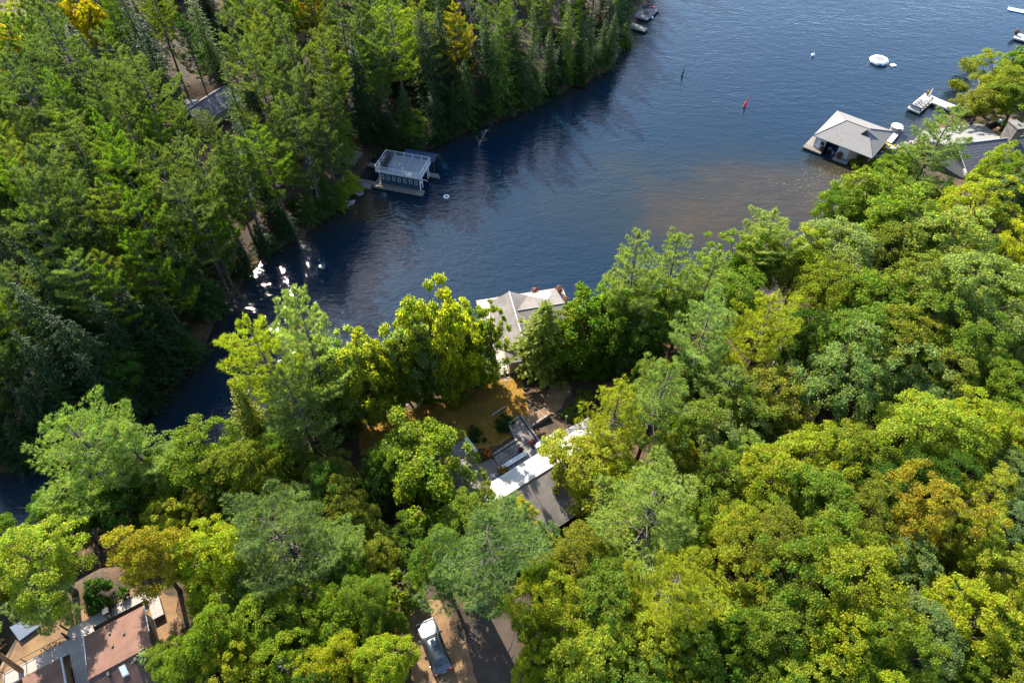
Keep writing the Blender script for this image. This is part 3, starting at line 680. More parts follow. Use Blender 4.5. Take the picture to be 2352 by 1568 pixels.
def foliage_ball(r, n, leaf, c=(0, 0, 0), flat=.8):
    d = rdir(n); p = d*r*rng.uniform(.5, 1.05, n)[:, None]*[1, 1, flat]+np.array(c)
    return mesh_np('foliage', *leaf_quads(p, d+rdir(n)*.6, leaf*rng.uniform(.7, 1.3, n)))
def flower_pot(loc, label, r=.3, h=.4, fl='flower_red', plant=(.06, .10, .02), pot='terracotta', tall=0.0, group='flower pots on the docks'):
    t = thing('flower_pot', label, 'flower pot', loc, 0, group)
    MB().lathe([(r*.7, 0), (r, h*.9), (r*1.08, h*.9), (r*1.08, h), (r*.9, h), (r*.85, h*.85)], 12).out('pot', M[pot], t, smooth=False)
    me = foliage_ball(r*1.5, 170, r*.55, (0, 0, h+r*.8)); me.materials.append(M['leaf']); o = link('foliage', me, None, t); o.color = (*plant, 1)
    f = foliage_ball(r*1.6, 70, r*.4, (0, 0, h+r*.95)); f.materials.append(M[fl]); link('blossom', f, None, t)
    if tall:
        m_ = MB()
        for k in range(9):
            a = k*.7; m_.tube([(0, 0, h), (math.cos(a)*.12, math.sin(a)*.12, h+tall*.6), (math.cos(a)*.42, math.sin(a)*.42, h+tall)], [.05, .06, .01], 4)
        l = m_.out('frond', M['leaf'], t); l.color = (.03, .05, .02, 1)
    return t
def lounge_chair(loc, rz, label, mat='black', group=None, name='deck_chair', s=1.0):
    """low slatted deck chair with arms and a raked back"""
    t = thing(name, label, 'chair', loc, rz, group); t.scale = (s, s, s)
    MB().add([(-.28, -.35, .34), (.28, -.35, .34), (.28, .25, .26), (-.28, .25, .26), (-.28, -.35, .38), (.28, -.35, .38), (.28, .25, .30), (-.28, .25, .30)],
             [(0, 3, 2, 1), (4, 5, 6, 7), (0, 1, 5, 4), (1, 2, 6, 5), (2, 3, 7, 6), (3, 0, 4, 7)]).out('seat', M[mat], t)
    for i in range(4):
        x = -.26+i*.135
        MB().add([(x, .2, .26), (x+.115, .2, .26), (x+.115, .5, .98), (x, .5, .98), (x, .23, .25), (x+.115, .23, .25), (x+.115, .53, .97), (x, .53, .97)],
                 [(0, 1, 2, 3), (7, 6, 5, 4), (0, 4, 5, 1), (1, 5, 6, 2), (2, 6, 7, 3), (3, 7, 4, 0)]).out('back_slat', M[mat], t)
    for s_ in (-1, 1):
        MB().box(s_*.36-.06, s_*.36+.06, -.42, .36, .54, .58).out('arm', M[mat], t)
        MB().box(s_*.35-.035, s_*.35+.035, -.38, -.30, 0, .54).out('leg', M[mat], t)
        MB().box(s_*.33-.03, s_*.33+.03, .22, .30, 0, .54).out('leg', M[mat], t)
    return t

# ------------------------------------------------------------------ blue boathouse with roof deck
B = thing('boathouse', 'navy blue boathouse with white railed roof deck and seven small windows', 'boathouse', (-23.9, 99.45, 0), -16)
dock(B, -.55, 8.75, -.85, .55, .5, 'deck_wood', .2)
dock(B, -.55, .62, .552, 4.7, .5, 'deck_wood', .2, 'y')
dock(B, .6, 9.4, 4.702, 5.7, .5, 'grey_wood', .2)
wl = MB().box(.5, 8.05, .45, .6, .45, 3.05).out('wall', M['navy_wall'], B)
MB().box(.5, .64, .601, 4.7, .45, 3.05).out('wall', M['navy_wall'], B); MB().box(.641, 8.05, 4.55, 4.7, .45, 3.05).out('wall', M['navy_wall'], B)
MB().box(7.95, 8.08, .601, 1.3, .45, 3.05).out('wall', M['navy_wall'], B); MB().box(7.95, 8.08, 3.9, 4.549, .45, 3.05).out('wall', M['navy_wall'], B)
MB().box(7.96, 8.07, 1.301, 3.899, 2.6, 3.05).out('header', M['navy_wall'], B)
for k in range(11):
    MB().box(.51, 8.04, .438, .449, .55+k*.23, .56+k*.23).out('clapboard', M['navy_wall'], B)
for i in range(7): window(B, 1.05+i*1.04, 1.95, .34, .62, .44)
for x, y in ((.49, .44), (8.02, .44), (8.03, 4.6), (8.08, 1.3), (8.08, 3.9)): MB().box(x-.06, x+.07, y-.05, y+.08, .45, 3.04).out('corner_trim', M['white_vinyl'], B)
rd = MB().box(0, 8.45, 0, 5.1, 3.06, 3.24).out('roof_deck', M['white_paint'], B); planks(rd, .03, 8.42, .03, 5.07, 3.29, 'blue_deck', .3)
railing(B, [(.06, .06), (8.39, .06), (8.39, 5.04), (.06, 5.04), (.06, .06)], 3.29, 1.0, .07, 'white_vinyl', 'panel_glass', 1.67)
MB().tube([(8.4, .1, 3.2), (9.4, .35, 2.9), (9.5, .37, 2.6)], .045, 6).out('davit', M['white_paint'], B)
MB().lathe([(.22, -.05), (.30, 0), (.22, .05), (.15, 0)], 14, closed=True).out('life_ring', M['white_vinyl'], B, (8.12, .9, 1.9)).rotation_euler = (0, R(90), 0)
MB().box(.35, .42, .7, 3.9, 3.3, 4.1).out('screen', M['white_paint'], B)
MB().tube([(9.35, 5.5, .6), (9.9, 5.2, -.2)], .05, 5).out('ladder', M['dead_wood'], B); MB().tube([(9.35, 5.2, .6), (9.9, 4.9, -.2)], .05, 5).out('ladder', M['dead_wood'], B)
c16 = lambda x, y: (-23.9+x*math.cos(R(-16))-y*math.sin(R(-16)), 99.45+x*math.sin(R(-16))+y*math.cos(R(-16)))
for i, (x, y, a, w) in enumerate([(1.0, 4.3, 70, 'farthest back of'), (1.1, 3.4, 75, 'second from the back of'), (1.15, 2.5, 80, 'middle of'), (1.1, 1.65, 85, 'second from the front of'), (1.5, .95, 60, 'nearest the front of')]):
    lounge_chair((*c16(x, y), 3.29), -16+a, 'black deck chair on the boathouse roof, %s its row' % w, 'black', 'chairs on the boathouse roof deck')
cv = thing('boat_canopy', 'dark navy boat lift canopy floating behind the blue boathouse', 'canopy', (*c16(2.4, 6.2), 0), -16)
MB().add([(0, 0, 2.5), (6.2, 0, 2.5), (6.2, 1.3, 3.0), (0, 1.3, 3.0), (6.2, 2.6, 2.5), (0, 2.6, 2.5)], [(0, 1, 2, 3), (3, 2, 4, 5)]).out('cover', M['navy_canvas'], cv)
for x in (.1, 6.1):
    for y in (.1, 2.5): MB().tube([(x, y, -.5), (x, y, 2.5)], .05, 5).out('post', M['chrome'], cv)
w1 = thing('walkway', 'sun-dappled plank walkway from the left bank to the blue boathouse front', 'walkway', (*c16(-3.9, -.35), 0), -16); dock(w1, 0, 3.3, 0, .95, .48, 'deck_wood', .25, 'y')
w2 = thing('walkway', 'shaded plank walkway from the small deck to the blue boathouse back', 'walkway', (*c16(-4.0, 4.6), 0), -19); dock(w2, 0, 3.5, 0, 1.0, .48, 'grey_wood', .25, 'y')
sd = thing('shore_deck', 'small railed grey deck on the bank left of the blue boathouse', 'deck', (-31.2, 104.9, 0), -16)
dock(sd, 0, 2.6, 0, 3.9, 1.3, 'grey_wood', .2); railing(sd, [(.05, .05), (2.55, .05), (2.55, 3.85)], 1.3, .9, .06, 'grey_wood', None, 1.3)
for x in (.15, 2.45):
    for y in (.15, 3.7): MB().box(x-.08, x+.08, y-.08, y+.08, -.5, 1.0).out('pile', M['grey_wood'], sd)
lounge_chair((-30.4, 106.3, 1.3), 40, 'grey chair on the small shaded deck left of the blue boathouse', 'grey_wood')
fr = MB(); fr.prism([(0, 0), (1.6, -.35), (2.3, -.1), (2.35, .4), (1.8, .75), (.3, .8)], -.3, .42)
tag(fr.out('flat_rock', M['boulder'], None, (-27.3, 99.2, 0), -10), 'flat sunlit pinkish rock ledge beside the blue boathouse walkway', 'rock')

# ------------------------------------------------------------------ floating things
def floaty(name, label, cat, loc, prof, mat, n=18, closed=True):
    return tag(MB().lathe(prof, n, closed=closed).out(name, M[mat], None, loc, smooth=True), label, cat)
circ = lambda R0, r, n=8, sq=1.0: [(R0+r*math.cos(6.2832*k/n), r*sq*math.sin(6.2832*k/n)) for k in range(n)]
floaty('swim_ring', 'white inflatable swim ring drifting off the blue boathouse', 'swim ring', (-11.53, 96.4, .06), circ(.40, .13), 'white_vinyl', 22)
def spar(name, label, x, y, mat, tilt):
    t = thing(name, label, 'buoy', (x, y, 0)); t.rotation_euler = tilt
    MB().lathe([(.22, -.6), (.26, .1), (.24, .9), (.11, 1.3)], 12).out('float', M[mat], t)
    MB().lathe([(.105, 1.28), (.09, 2.0), (.06, 2.05)], 10).out('mast', M[mat], t)
    MB().lathe([(.27, -.02), (.29, .05), (.27, .12)], 12).out('weed_band', M['charcoal'], t)
spar('channel_buoy', 'red tapered channel buoy standing in open water', 47.0, 125.2, 'red_paint', (R(-4), R(12), 0))
spar('channel_buoy', 'dark green channel buoy in shade by the far bank water', 36.4, 137.5, 'green_paint', (R(0), R(4), 0))
mb = thing('mooring_buoy', 'small white mooring buoy left of the water trampoline', 'buoy', (66.87, 146.1, 0))
MB().lathe([(.05, -.3), (.34, -.1), (.42, .18), (.34, .46), (.08, .6)], 14).out('float', M['white_vinyl'], mb, smooth=True); MB().lathe([(.05, .55), (.05, .85), (.11, .86), (.11, .96)], 8).out('ring', M['chrome'], mb)
tp = thing('water_trampoline', 'white octagonal water trampoline with violet jumping mat', 'trampoline', (80.5, 143.4, 0), 10)
MB().lathe([(r_, z_+.38) for r_, z_ in circ(1.62, .46, 10, .95)], 8, closed=True).out('tube', M['white_vinyl'], tp)
MB().lathe([(.05, .74), (1.25, .74), (1.25, .78), (.05, .78)], 8).out('skirt', M['white_vinyl'], tp); MB().lathe([(.05, .79), (1.0, .79), (1.0, .81), (.05, .81)], 8).out('mat', M['mat_violet'], tp)
for k in range(8):
    a = R(22.5+45*k); MB().tube([(1.22*math.cos(a), 1.22*math.sin(a), .7), (1.62*math.cos(a), 1.62*math.sin(a), .86), (2.04*math.cos(a), 2.04*math.sin(a), .55)], .02, 4).out('seam', M['white_paint'], tp)
MB().add([(1.93*math.cos(R(a)), 1.93*math.sin(R(a)), z) for a, z in ((-118, .10), (-80, .10), (-80, .5), (-118, .5))]+[(2.04*math.cos(R(a)), 2.04*math.sin(R(a)), z) for a, z in ((-118, .10), (-80, .10), (-80, .5), (-118, .5))],
         [(4, 5, 6, 7), (0, 1, 5, 4), (1, 2, 6, 5), (2, 3, 7, 6), (3, 0, 4, 7)]).out('side_panel', M['blue_vinyl'], tp)
MB().box(1.2, 2.4, -2.9, -1.95, .02, .22).out('step_pad', M['white_vinyl'], tp, rz=12)
fm = thing('floating_mat', 'long pale blue floating mat at the top right corner', 'mat', (121.0, 169.2, 0), -30)
MB().box(0, 6, -.9, .9, .02, .14).out('pad', M['cyan_vinyl'], fm); MB().box(0, 6, -1.0, -.905, .015, .16).out('edge', M['blue_vinyl'], fm); MB().box(0, 6, .905, 1.0, .015, .16).out('edge', M['blue_vinyl'], fm)

# ------------------------------------------------------------------ right boathouse with hip roof
RB = thing('boathouse', 'white boathouse with broad grey hip roof and open boat slip', 'boathouse', (56.0, 110.83, 0), -40)
L_, W_, ez, rzz = 11.1, 10.9, 2.9, 4.75
a_, b_, c_, d_ = (0, 0, ez), (L_, 0, ez), (L_, W_, ez), (0, W_, ez); r1, r2 = (3.4, 5.45, rzz), (7.5, 5.45, rzz)
m1, m2 = (1.7, 2.6, ez+.68), (9.5, 2.6, ez+.68)
roof_plane(RB, [a_, b_, r2, r1], 'grey_shingle', .42, under='trim_white'); roof_plane(RB, [c_, d_, r1, r2], 'grey_shingle', .42, under='trim_white')
roof_plane(RB, [d_, a_, r1], 'grey_shingle', .42, under='trim_white'); roof_plane(RB, [b_, c_, r2], 'grey_shingle', .42, under='trim_white')
for p, q in ((a_, r1), (d_, r1), (b_, r2), (c_, r2), (r1, r2)): MB().tube([np.array(p)+[0, 0, .05], np.array(q)+[0, 0, .05]], .07, 5).out('ridge_cap', M['grey_shingle'], RB)
gt = MB().add([(6.9, 3.75, 4.2), (8.5, 3.9, 4.1), (7.6, 4.15, 5.2), (7.7, 5.6, 4.85), (10.0, 5.4, 3.5)], [(0, 1, 2), (2, 1, 4), (0, 2, 3), (2, 4, 3)]).out('gablet', M['grey_shingle'], RB)
MB().add([(6.95, 3.735, 4.22), (8.45, 3.885, 4.12), (7.6, 4.12, 5.12)], [(0, 1, 2)]).out('gablet_face', M['dark_wall'], gt)  # dark sheet over the gablet's front triangle
for x0, x1 in ((.45, 2.55), (4.95, 6.9)):
    w = MB().box(x0, x1, .55, .7, .45, 2.85).out('wall', M['white_paint'], RB)
    for k in range(9): MB().box(x0+.01, x1-.01, .538, .549, .6+k*.25, .61+k*.25).out('clapboard', M['white_paint'], w)
MB().box(2.551, 4.949, .56, .69, 2.45, 2.85).out('header', M['white_paint'], RB)
MB().box(.45, .6, .701, 10.3, .45, 2.85).out('wall', M['white_paint'], RB); MB().box(.601, 10.6, 10.15, 10.3, .45, 2.85).out('wall', M['white_paint'], RB); MB().box(10.45, 10.6, .8, 10.149, .45, 2.85).out('wall', M['cream_wall'], RB)
MB().add([(6.9, .55, .45), (8.3, 1.6, .45), (8.3, 1.6, 2.85), (6.9, .55, 2.85), (6.9, .68, .45), (8.25, 1.72, .45), (8.25, 1.72, 2.85), (6.9, .68, 2.85)], [(0, 1, 2, 3), (7, 6, 5, 4), (1, 5, 6, 2)]).out('wall', M['cream_wall'], RB)
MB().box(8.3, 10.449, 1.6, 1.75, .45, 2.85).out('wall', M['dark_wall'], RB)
MB().box(1.05, 1.55, .50, .54, .5, 2.35).out('door', M['white_vinyl'], RB)
window(RB, 2.0, 1.75, .55, .55, .53, -1, 'charcoal')
dock(RB, -.9, 2.6, -.75, .6, .5, 'deck_wood', .24); dock(RB, -.9, .45, .602, 10.9, .5, 'deck_wood', .24, 'y'); dock(RB, 4.9, 7.6, -.75, .6, .5, 'grey_wood', .24); dock(RB, 4.9, 5.6, .602, 9.9, .5, 'grey_wood', .24, 'y')
for x in (8.6, 10.2): MB().box(x-.08, x+.08, .2, .36, -.5, 2.85).out('post', M['charcoal'], RB)
c40 = lambda x, y: (56.0+x*math.cos(R(-40))-y*math.sin(R(-40)), 110.83+x*math.sin(R(-40))+y*math.cos(R(-40)))
def boat(loc, rz, label, L=5.2, cover='boat_blue'):
    t = thing('motor_boat', label, 'boat', loc, rz, 'boats in the boathouse slip')
    ns = 9; V = []; 
    for i in range(ns):
        s = i/(ns-1); w = .95*(1-max(0, (s-.45)/.55)**2.2)+.02; z = .55+.18*s
        V += [(-w, -L/2+L*s, z), (-w*.7, -L/2+L*s, -.05), (0, -L/2+L*s, -.18+.2*s*s), (w*.7, -L/2+L*s, -.05), (w, -L/2+L*s, z)]
    F = [(i*5+k, i*5+k+1, i*5+k+6, i*5+k+5) for i in range(ns-1) for k in range(4)]+[(0, 4, 3, 2, 1)]
    MB().add(V, F).out('hull', M['white_vinyl'], t, smooth=True)
    D = []
    for i in range(ns):
        s = i/(ns-1); w = (.95*(1-max(0, (s-.45)/.55)**2.2)+.02)*.9; z = .57+.18*s
        D += [(-w, -L/2+L*s*.985, z), (0, -L/2+L*s*.985, z+.16), (w, -L/2+L*s*.985, z)]
    MB().add(D, [(i*3+k, i*3+k+1, i*3+k+4, i*3+k+3) for i in range(ns-1) for k in range(2)]).out('cover', M[cover], t, smooth=True)
    MB().add([(-.7, .5, .75), (.7, .5, .75), (.6, .2, 1.15), (-.6, .2, 1.15), (-.7, .46, .75), (.7, .46, .75), (.6, .16, 1.15), (-.6, .16, 1.15)], [(0, 1, 2, 3), (7, 6, 5, 4), (2, 6, 7, 3)]).out('windscreen', M['glass_dark'], t)
    MB().box(-.22, .22, -L/2-.45, -L/2-.02, .2, .95).out('motor', M['charcoal'], t); return t
boat((*c40(4.3, 3.0), .02), -40+180, 'covered motor boat with white trim nearest the slip mouth of the right boathouse', 4.4)
boat((*c40(3.1, 3.9), .02), -40+180, 'second blue covered motor boat deeper in the right boathouse slip', 4.4)
flower_pot((*c40(2.3, .1), .5), 'palm and red flowers in a pot left of the boat slip', .28, .35, 'flower_red', tall=.7)
flower_pot((*c40(5.7, -.1), .5), 'large palm with red flowers on the dock right of the boat slip', .38, .45, 'flower_red', tall=1.0)
sdk = thing('side_dock', 'pale narrow dock along the right flank of the hip roofed boathouse', 'dock', (71.2, 112.6, 0), 50)
dock(sdk, 0, 6.4, -1.0, 1.0, .5, 'dock_white', .25, 'y')
tb = thing('hot_tub', 'round white-covered tub standing on the pale side dock', 'tub', (74.3, 116.4, .5))
MB().lathe([(1.0, 0), (1.04, .75), (.98, .80)], 20).out('tub', M['cushion'], tb); MB().lathe([(.2, .80), (1.06, .80), (1.06, .90), (.2, .96)], 20).out('cover', M['white_vinyl'], tb)
floaty('swim_ring', 'white inflatable ring lying at the foot of the pale side dock', 'swim ring', (71.3, 111.2, .15), circ(.62, .24), 'white_vinyl', 20)
tag(MB().lathe([(.05, -.1), (.4, .0), (.42, .16), (.1, .22)], 12).out('paddle_board', M['white_vinyl'], None, (*c40(.4, 12.2), .02), 20), 'small white float off the far corner of the hip roofed boathouse', 'float')

# ------------------------------------------------------------------ L-shaped white dock with furniture
LD = thing('dock', 'white L-shaped dock with outdoor furniture', 'dock', (79.36, 123.97, 0), -46)
dock(LD, 0, 2.55, 0, 7.9, .7, 'dock_white', .26, 'x', 'white_paint'); dock(LD, 2.56, 12.2, 5.4, 7.75, .7, 'dock_white', .26, 'y', 'white_paint')
for x, y in ((.2, .2), (2.3, .2), (.2, 7.6), (2.3, 5), (6, 5.6), (6, 7.5), (10, 5.6), (10, 7.5)): MB().box(x-.1, x+.1, y-.1, y+.1, -1, .4).out('pile', M['charcoal'], LD)
c46 = lambda x, y: (79.36+x*math.cos(R(-46))-y*math.sin(R(-46)), 123.97+x*math.sin(R(-46))+y*math.cos(R(-46)))
so_ = thing('sofa', 'long cushioned sofa at the near end of the white dock', 'sofa', (*c46(1.3, .8), .7), -46)
MB().box(-1.0, 1.0, -.4, .4, .1, .3).out('base', M['white_paint'], so_); MB().box(-.98, .98, -.42, -.28, .3, .78).out('back', M['cushion'], so_)
for k in (-1, 0, 1): MB().box(k*.65-.31, k*.65+.31, -.27, .36, .3, .45).out('cushion', M['white_vinyl'], so_)
for s_ in (-1, 1): MB().box(s_*1.02-.06, s_*1.02+.06, -.42, .4, .1, .6).out('arm', M['charcoal'], so_)
for i, (x, y, w) in enumerate(((.75, 2.1, 'nearest the sofa'), (.75, 3.1, 'third from the flowers'), (.75, 4.0, 'next to the tall parasol'))):
    t = thing('ottoman', 'grey topped ottoman on the white dock, %s' % w, 'ottoman', (*c46(x, y), .7), -46, 'ottomans on the white dock')
    MB().box(-.32, .32, -.26, .26, .08, .38).out('base', M['white_paint'], t); MB().box(-.3, .3, -.24, .24, .38, .46).out('cushion', M['cushion'], t)
for i, (x, y, w) in enumerate(((2.0, 2.1, 'nearest the sofa'), (2.0, 3.2, 'in the middle of three'), (2.0, 4.4, 'next to the walkway'))):
    lounge_chair((*c46(x, y), .7), -46-90, 'dark framed cushioned armchair on the white dock, %s' % w, 'cushion', 'armchairs on the white dock', 'armchair', 1.1)
pa = thing('parasol', 'folded white parasol leaning over the white dock corner', 'parasol', (*c46(1.55, 5.4), .7), -46)
MB().tube([(0, 0, 0), (0, .1, 2.7)], .035, 6).out('pole', M['chrome'], pa); MB().lathe([(.03, 2.7), (.12, 2.2), (.2, 1.2), (.16, .8), (.05, .75)], 10).out('canopy', M['white_vinyl'], pa); MB().lathe([(.35, 0), (.35, .08), (.1, .1)], 12).out('base', M['white_paint'], pa)
pb = thing('towel_rack', 'low white rack on the head of the white dock', 'rack', (*c46(1.7, 6.7), .7), -46)
MB().box(-.1, .1, -.9, .5, .3, .42).out('top', M['white_paint'], pb)
for y in (-.8, .4): MB().box(-.06, .06, y-.05, y+.05, 0, .3).out('leg', M['white_paint'], pb)
flower_pot((*c46(.7, 7.4), .7), 'orange flowers in a pot at the far corner of the white dock', .32, .4, 'flower_orange', (.10, .12, .02))

# second dock at the right edge, dock by the far bank
D2 = thing('dock', 'pale dock with flag cut by the right edge of the photo', 'dock', (114.6, 153.4, 0), -38)
dock(D2, 0, 9, 0, 3.0, .6, 'dock_white', .3, 'y', 'white_paint')
fl = thing('flag', 'red and white flag on a pole at the right edge dock', 'flag', (118.7, 154.7, .6), 0)
MB().tube([(0, 0, 0), (0, 0, 2.6)], .03, 6).out('pole', M['white_paint'], fl)
MB().box(.03, .45, -.01, .01, 1.5, 2.55).out('cloth', M['flag_red'], fl); MB().box(.18, .34, -.016, .016, 1.52, 2.53).out('stripe', M['white_vinyl'], fl)
flower_pot((115.6, 154.6, .6), 'dark leafy pot on the right edge dock', .38, .5, 'flower_pink', (.05, .07, .02), 'charcoal')
D3 = thing('dock', 'grey plank dock jutting from the far bank at the top edge', 'dock', (27.2, 165.6, 0), -33)
dock(D3, 0, 5.9, -.3, 6.6, .6, 'grey_wood', .3, 'x', 'grey_wood')
c33 = lambda x, y: (27.2+x*math.cos(R(-33))-y*math.sin(R(-33)), 165.6+x*math.sin(R(-33))+y*math.cos(R(-33)))
for i, (x, y, a, w) in enumerate(((2.1, 3.2, 60, 'left of the low table'), (2.6, 4.6, 60, 'between table and red cushion'), (3.4, 6.0, 100, 'beside the red cushion'), (2.9, 5.5, 90, 'farthest back'))):
    lounge_chair((*c33(x, y), .6), a, 'dark lounge chair on the far bank dock, %s' % w, 'charcoal', 'chairs on the far bank dock')
tt = thing('low_table', 'low dark table in the middle of the far bank dock', 'table', (*c33(4.3, 2.6), .6), -33); MB().box(-.6, .6, -.4, .4, .3, .36).out('top', M['charcoal'], tt)
for x in (-.5, .5):
    for y in (-.3, .3): MB().box(x-.04, x+.04, y-.04, y+.04, 0, .3).out('leg', M['charcoal'], tt)
cu = thing('cushion', 'crimson cushion at the back edge of the far bank dock', 'cushion', (*c33(4.4, 6.1), .6), -20); MB().box(-.35, .35, -.3, .3, 0, .35).out('pad', M['flower_pink'], cu)
floaty('dock_fender', 'small white round fender at the lip of the far bank dock', 'fender', (*c33(6.15, 2.1), .25), [(.02, -.3), (.26, -.15), (.32, 0), (.26, .2), (.02, .32)], 'white_vinyl', 12, False)
D4 = thing('dock', 'small grey dock tip under trees below the top edge dock', 'dock', (27.2, 158.9, 0), -33); dock(D4, 0, 4.2, -.2, 2.0, .6, 'grey_wood', .3, 'x', 'grey_wood')

# ------------------------------------------------------------------ central boathouse (T roof)
CB = thing('boathouse', 'weathered brown T-roofed boathouse in the middle of the near shore', 'boathouse', (1.5, 59.5, 0), 12)
E_, K_ = 3.5, 5.1
roof_plane(CB, [(-2.85, 9.1, E_), (-2.85, -.1, E_), (0, -.1, K_), (0, 9.1, K_)], 'brown_shingle', .28, under='trim_white')
kv = lambda x: K_-(K_-E_)*x/2.8
roof_plane(CB, [(2.8, 9.1, E_), (2.8, 9.2, E_), (0, 9.1, K_), (0, 5.4, K_), (.35, 5.4, kv(.35))], 'brown_shingle', .28, under='trim_white')
roof_plane(CB, [(2.8, -.1, E_), (2.8, 1.3, E_), (.35, 5.4, kv(.35)), (0, 5.4, K_), (0, -.1, K_)], 'brown_shingle', .28, under='trim_white')
kz = kv(.35)
roof_plane(CB, [(2.8, 9.55, E_), (7.2, 9.55, E_), (7.2, 5.4, kz), (.35, 5.4, kz), (2.8, 9.2, E_)], 'brown_shingle', .28, under='trim_white')
roof_plane(CB, [(2.8, 1.25, E_), (7.2, 1.25, E_), (7.2, 5.4, kz), (.35, 5.4, kz)], 'brown_shingle', .28, under='trim_white')
for p, q in (((0, -.1, K_+.04), (0, 9.1, K_+.04)), ((.35, 5.4, kz+.04), (7.2, 5.4, kz+.04))): MB().tube([p, q], .09, 5).out('ridge_cap', M['pale_sunlit_shingle'], CB)
MB().box(-2.4, 2.4, .2, 8.8, .55, 3.35).out('wall', M['cream_wall'], CB); MB().box(2.41, 6.9, 1.7, 9.1, .55, 3.35).out('wall', M['cream_wall'], CB)
MB().add([(-2.3, 8.7, 3.35), (2.3, 8.7, 3.35), (0, 8.7, 4.8)], [(0, 1, 2)]).out('gable', M['cream_wall'], CB); MB().add([(6.8, 1.9, 3.35), (6.8, 8.9, 3.35), (6.8, 5.4, 4.6)], [(0, 1, 2)]).out('gable', M['cream_wall'], CB)
tl = roof_plane(CB, [(-2.55, -2.15, 3.1), (-.65, -2.15, 3.1), (-.65, -.05, 3.5), (-2.55, -.05, 3.5)], 'brown_shingle', .3, under='trim_white')
MB().box(-.66, -.56, -2.2, .1, 3.1, 3.5).out('fascia', M['trim_white'], CB); MB().box(-2.3, -.8, -1.95, .19, .4, 3.05).out('wall', M['cream_wall'], CB)
for k in range(8): MB().box(-2.32+k*.2, -2.24+k*.2, -1.99, -1.951, .4, 3.03).out('board', M['trim_brown'], CB)
dock(CB, -4.4, -2.42, 2.2, 12.6, .6, 'dock_tan', .22, 'x', 'deck_wood'); dock(CB, -3.55, -2.42, -1.9, 2.19, .6, 'dock_tan', .22, 'x', 'deck_wood')
dock(CB, -2.41, 9.1, 9.15, 12.6, .6, 'dock_tan', .24, 'y', 'deck_wood'); dock(CB, 6.92, 9.1, 1.6, 9.14, .6, 'dock_tan', .24, 'x', 'deck_wood')
c12 = lambda x, y: (1.5+x*math.cos(R(12))-y*math.sin(R(12)), 59.5+x*math.sin(R(12))+y*math.cos(R(12)))
flower_pot((*c12(8.2, 11.5), .6), 'large brown grassy plant pot at the outer corner of the central dock', .42, .45, 'flower_pink', (.10, .06, .03), tall=.5)
flower_pot((*c12(8.75, 9.6), .6), 'red and white flower pot on the central dock edge', .3, .35, 'flower_red', (.09, .10, .04), 'white_vinyl')
flower_pot((*c12(8.6, 7.6), .6), 'crimson flower pot nearest the maple on the central dock', .3, .35, 'flower_pink')
flower_pot((*c12(4.6, 12.2), .6), 'pink flower box peeping over the central boathouse roof', .35, .35, 'flower_pink', (.08, .09, .04), 'white_vinyl')
flower_pot((*c12(-3.0, 6.6), .6), 'red flower pot under the left eave of the central boathouse', .3, .35, 'flower_red'); flower_pot((*c12(-2.9, 4.4), .6), 'second red flower pot along the left dock of the central boathouse', .3, .35, 'flower_red')
lounge_chair((*c12(-3.4, 8.2), .6), 100, 'pale chair on the left dock of the central boathouse', 'white_paint')
rk = [(-1.45, -2.35), (-.6, -2.6), (.3, -2.3), (-2.4, -2.2), (-3.2, -2.3)]

# ------------------------------------------------------------------ cottage above the lawn
CO = thing('cottage', 'cottage with sun-bright pale lakeside roof slope and brown rear slope', 'cottage', (-2.21, 37.49, 0), 34.5)
roof_plane(CO, [(0, 0, 6.0), (13.2, 0, 6.0), (13.2, -2.75, 7.1), (-1.6, -2.75, 7.1), (-1.6, -1.6, 6.64)], 'pale_sunlit_shingle', .46, lift=.02, under='trim_white')
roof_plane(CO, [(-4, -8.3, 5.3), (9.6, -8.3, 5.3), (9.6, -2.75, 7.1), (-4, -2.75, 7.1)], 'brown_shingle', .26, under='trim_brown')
roof_plane(CO, [(.05, .02, 5.98), (.05, 4.2, 5.98), (-2.7, 4.2, 7.1), (-2.7, -2.75, 7.1)], 'concrete', .6, lift=.012, under='trim_white')  # wing slope turned from the sun: its shade is put into a greyer colour
roof_plane(CO, [(-5.4, 4.2, 5.98), (-5.4, -2.75, 5.98), (-2.7, -2.75, 7.1), (-2.7, 4.2, 7.1)], 'concrete', .6, lift=.012, under='trim_white')
MB().tube([(0, 0, 6.05), (-1.9, -1.9, 6.85)], .07, 5).out('valley_flashing', M['trim_white'], CO); MB().tube([(-1.6, -2.75, 7.14), (13.2, -2.75, 7.14)], .08, 5).out('ridge_cap', M['brown_shingle'], CO)
MB().box(0, 13.2, .02, .12, 5.84, 6.02).out('gutter', M['trim_white'], CO)
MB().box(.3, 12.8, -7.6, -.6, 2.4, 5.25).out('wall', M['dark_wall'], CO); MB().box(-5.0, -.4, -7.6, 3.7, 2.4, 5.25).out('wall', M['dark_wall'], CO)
for i in range(5): window(CO, 2.0+i*2.2, 4.7, 1.0, .8, -.6, 1, 'trim_white')
roof_plane(CO, [(11.6, .9, 5.7), (14.6, .9, 5.7), (13.3, -.4, 6.3), (12.9, -.4, 6.3)], 'purple_shingle', .3, under='trim_white')
roof_plane(CO, [(14.6, .9, 5.7), (14.6, -2.4, 5.7), (13.3, -.4, 6.3)], 'purple_shingle', .3, under='trim_white')
MB().box(12.81, 14.2, -2.2, .29, 2.4, 5.6).out('wall', M['cream_wall'], CO)
dock(CO, .6, 14.0, .3, 2.05, 3.62, 'grey_wood', .16, 'x', 'trim_brown', 'porch')
st = MB().box(5.7, 7.35, 2.06, 3.1, 2.9, 3.3).out('porch_steps', M['grey_wood'], CO); planks(st, 5.7, 7.35, 2.06, 3.1, 3.36, 'grey_wood', .17)
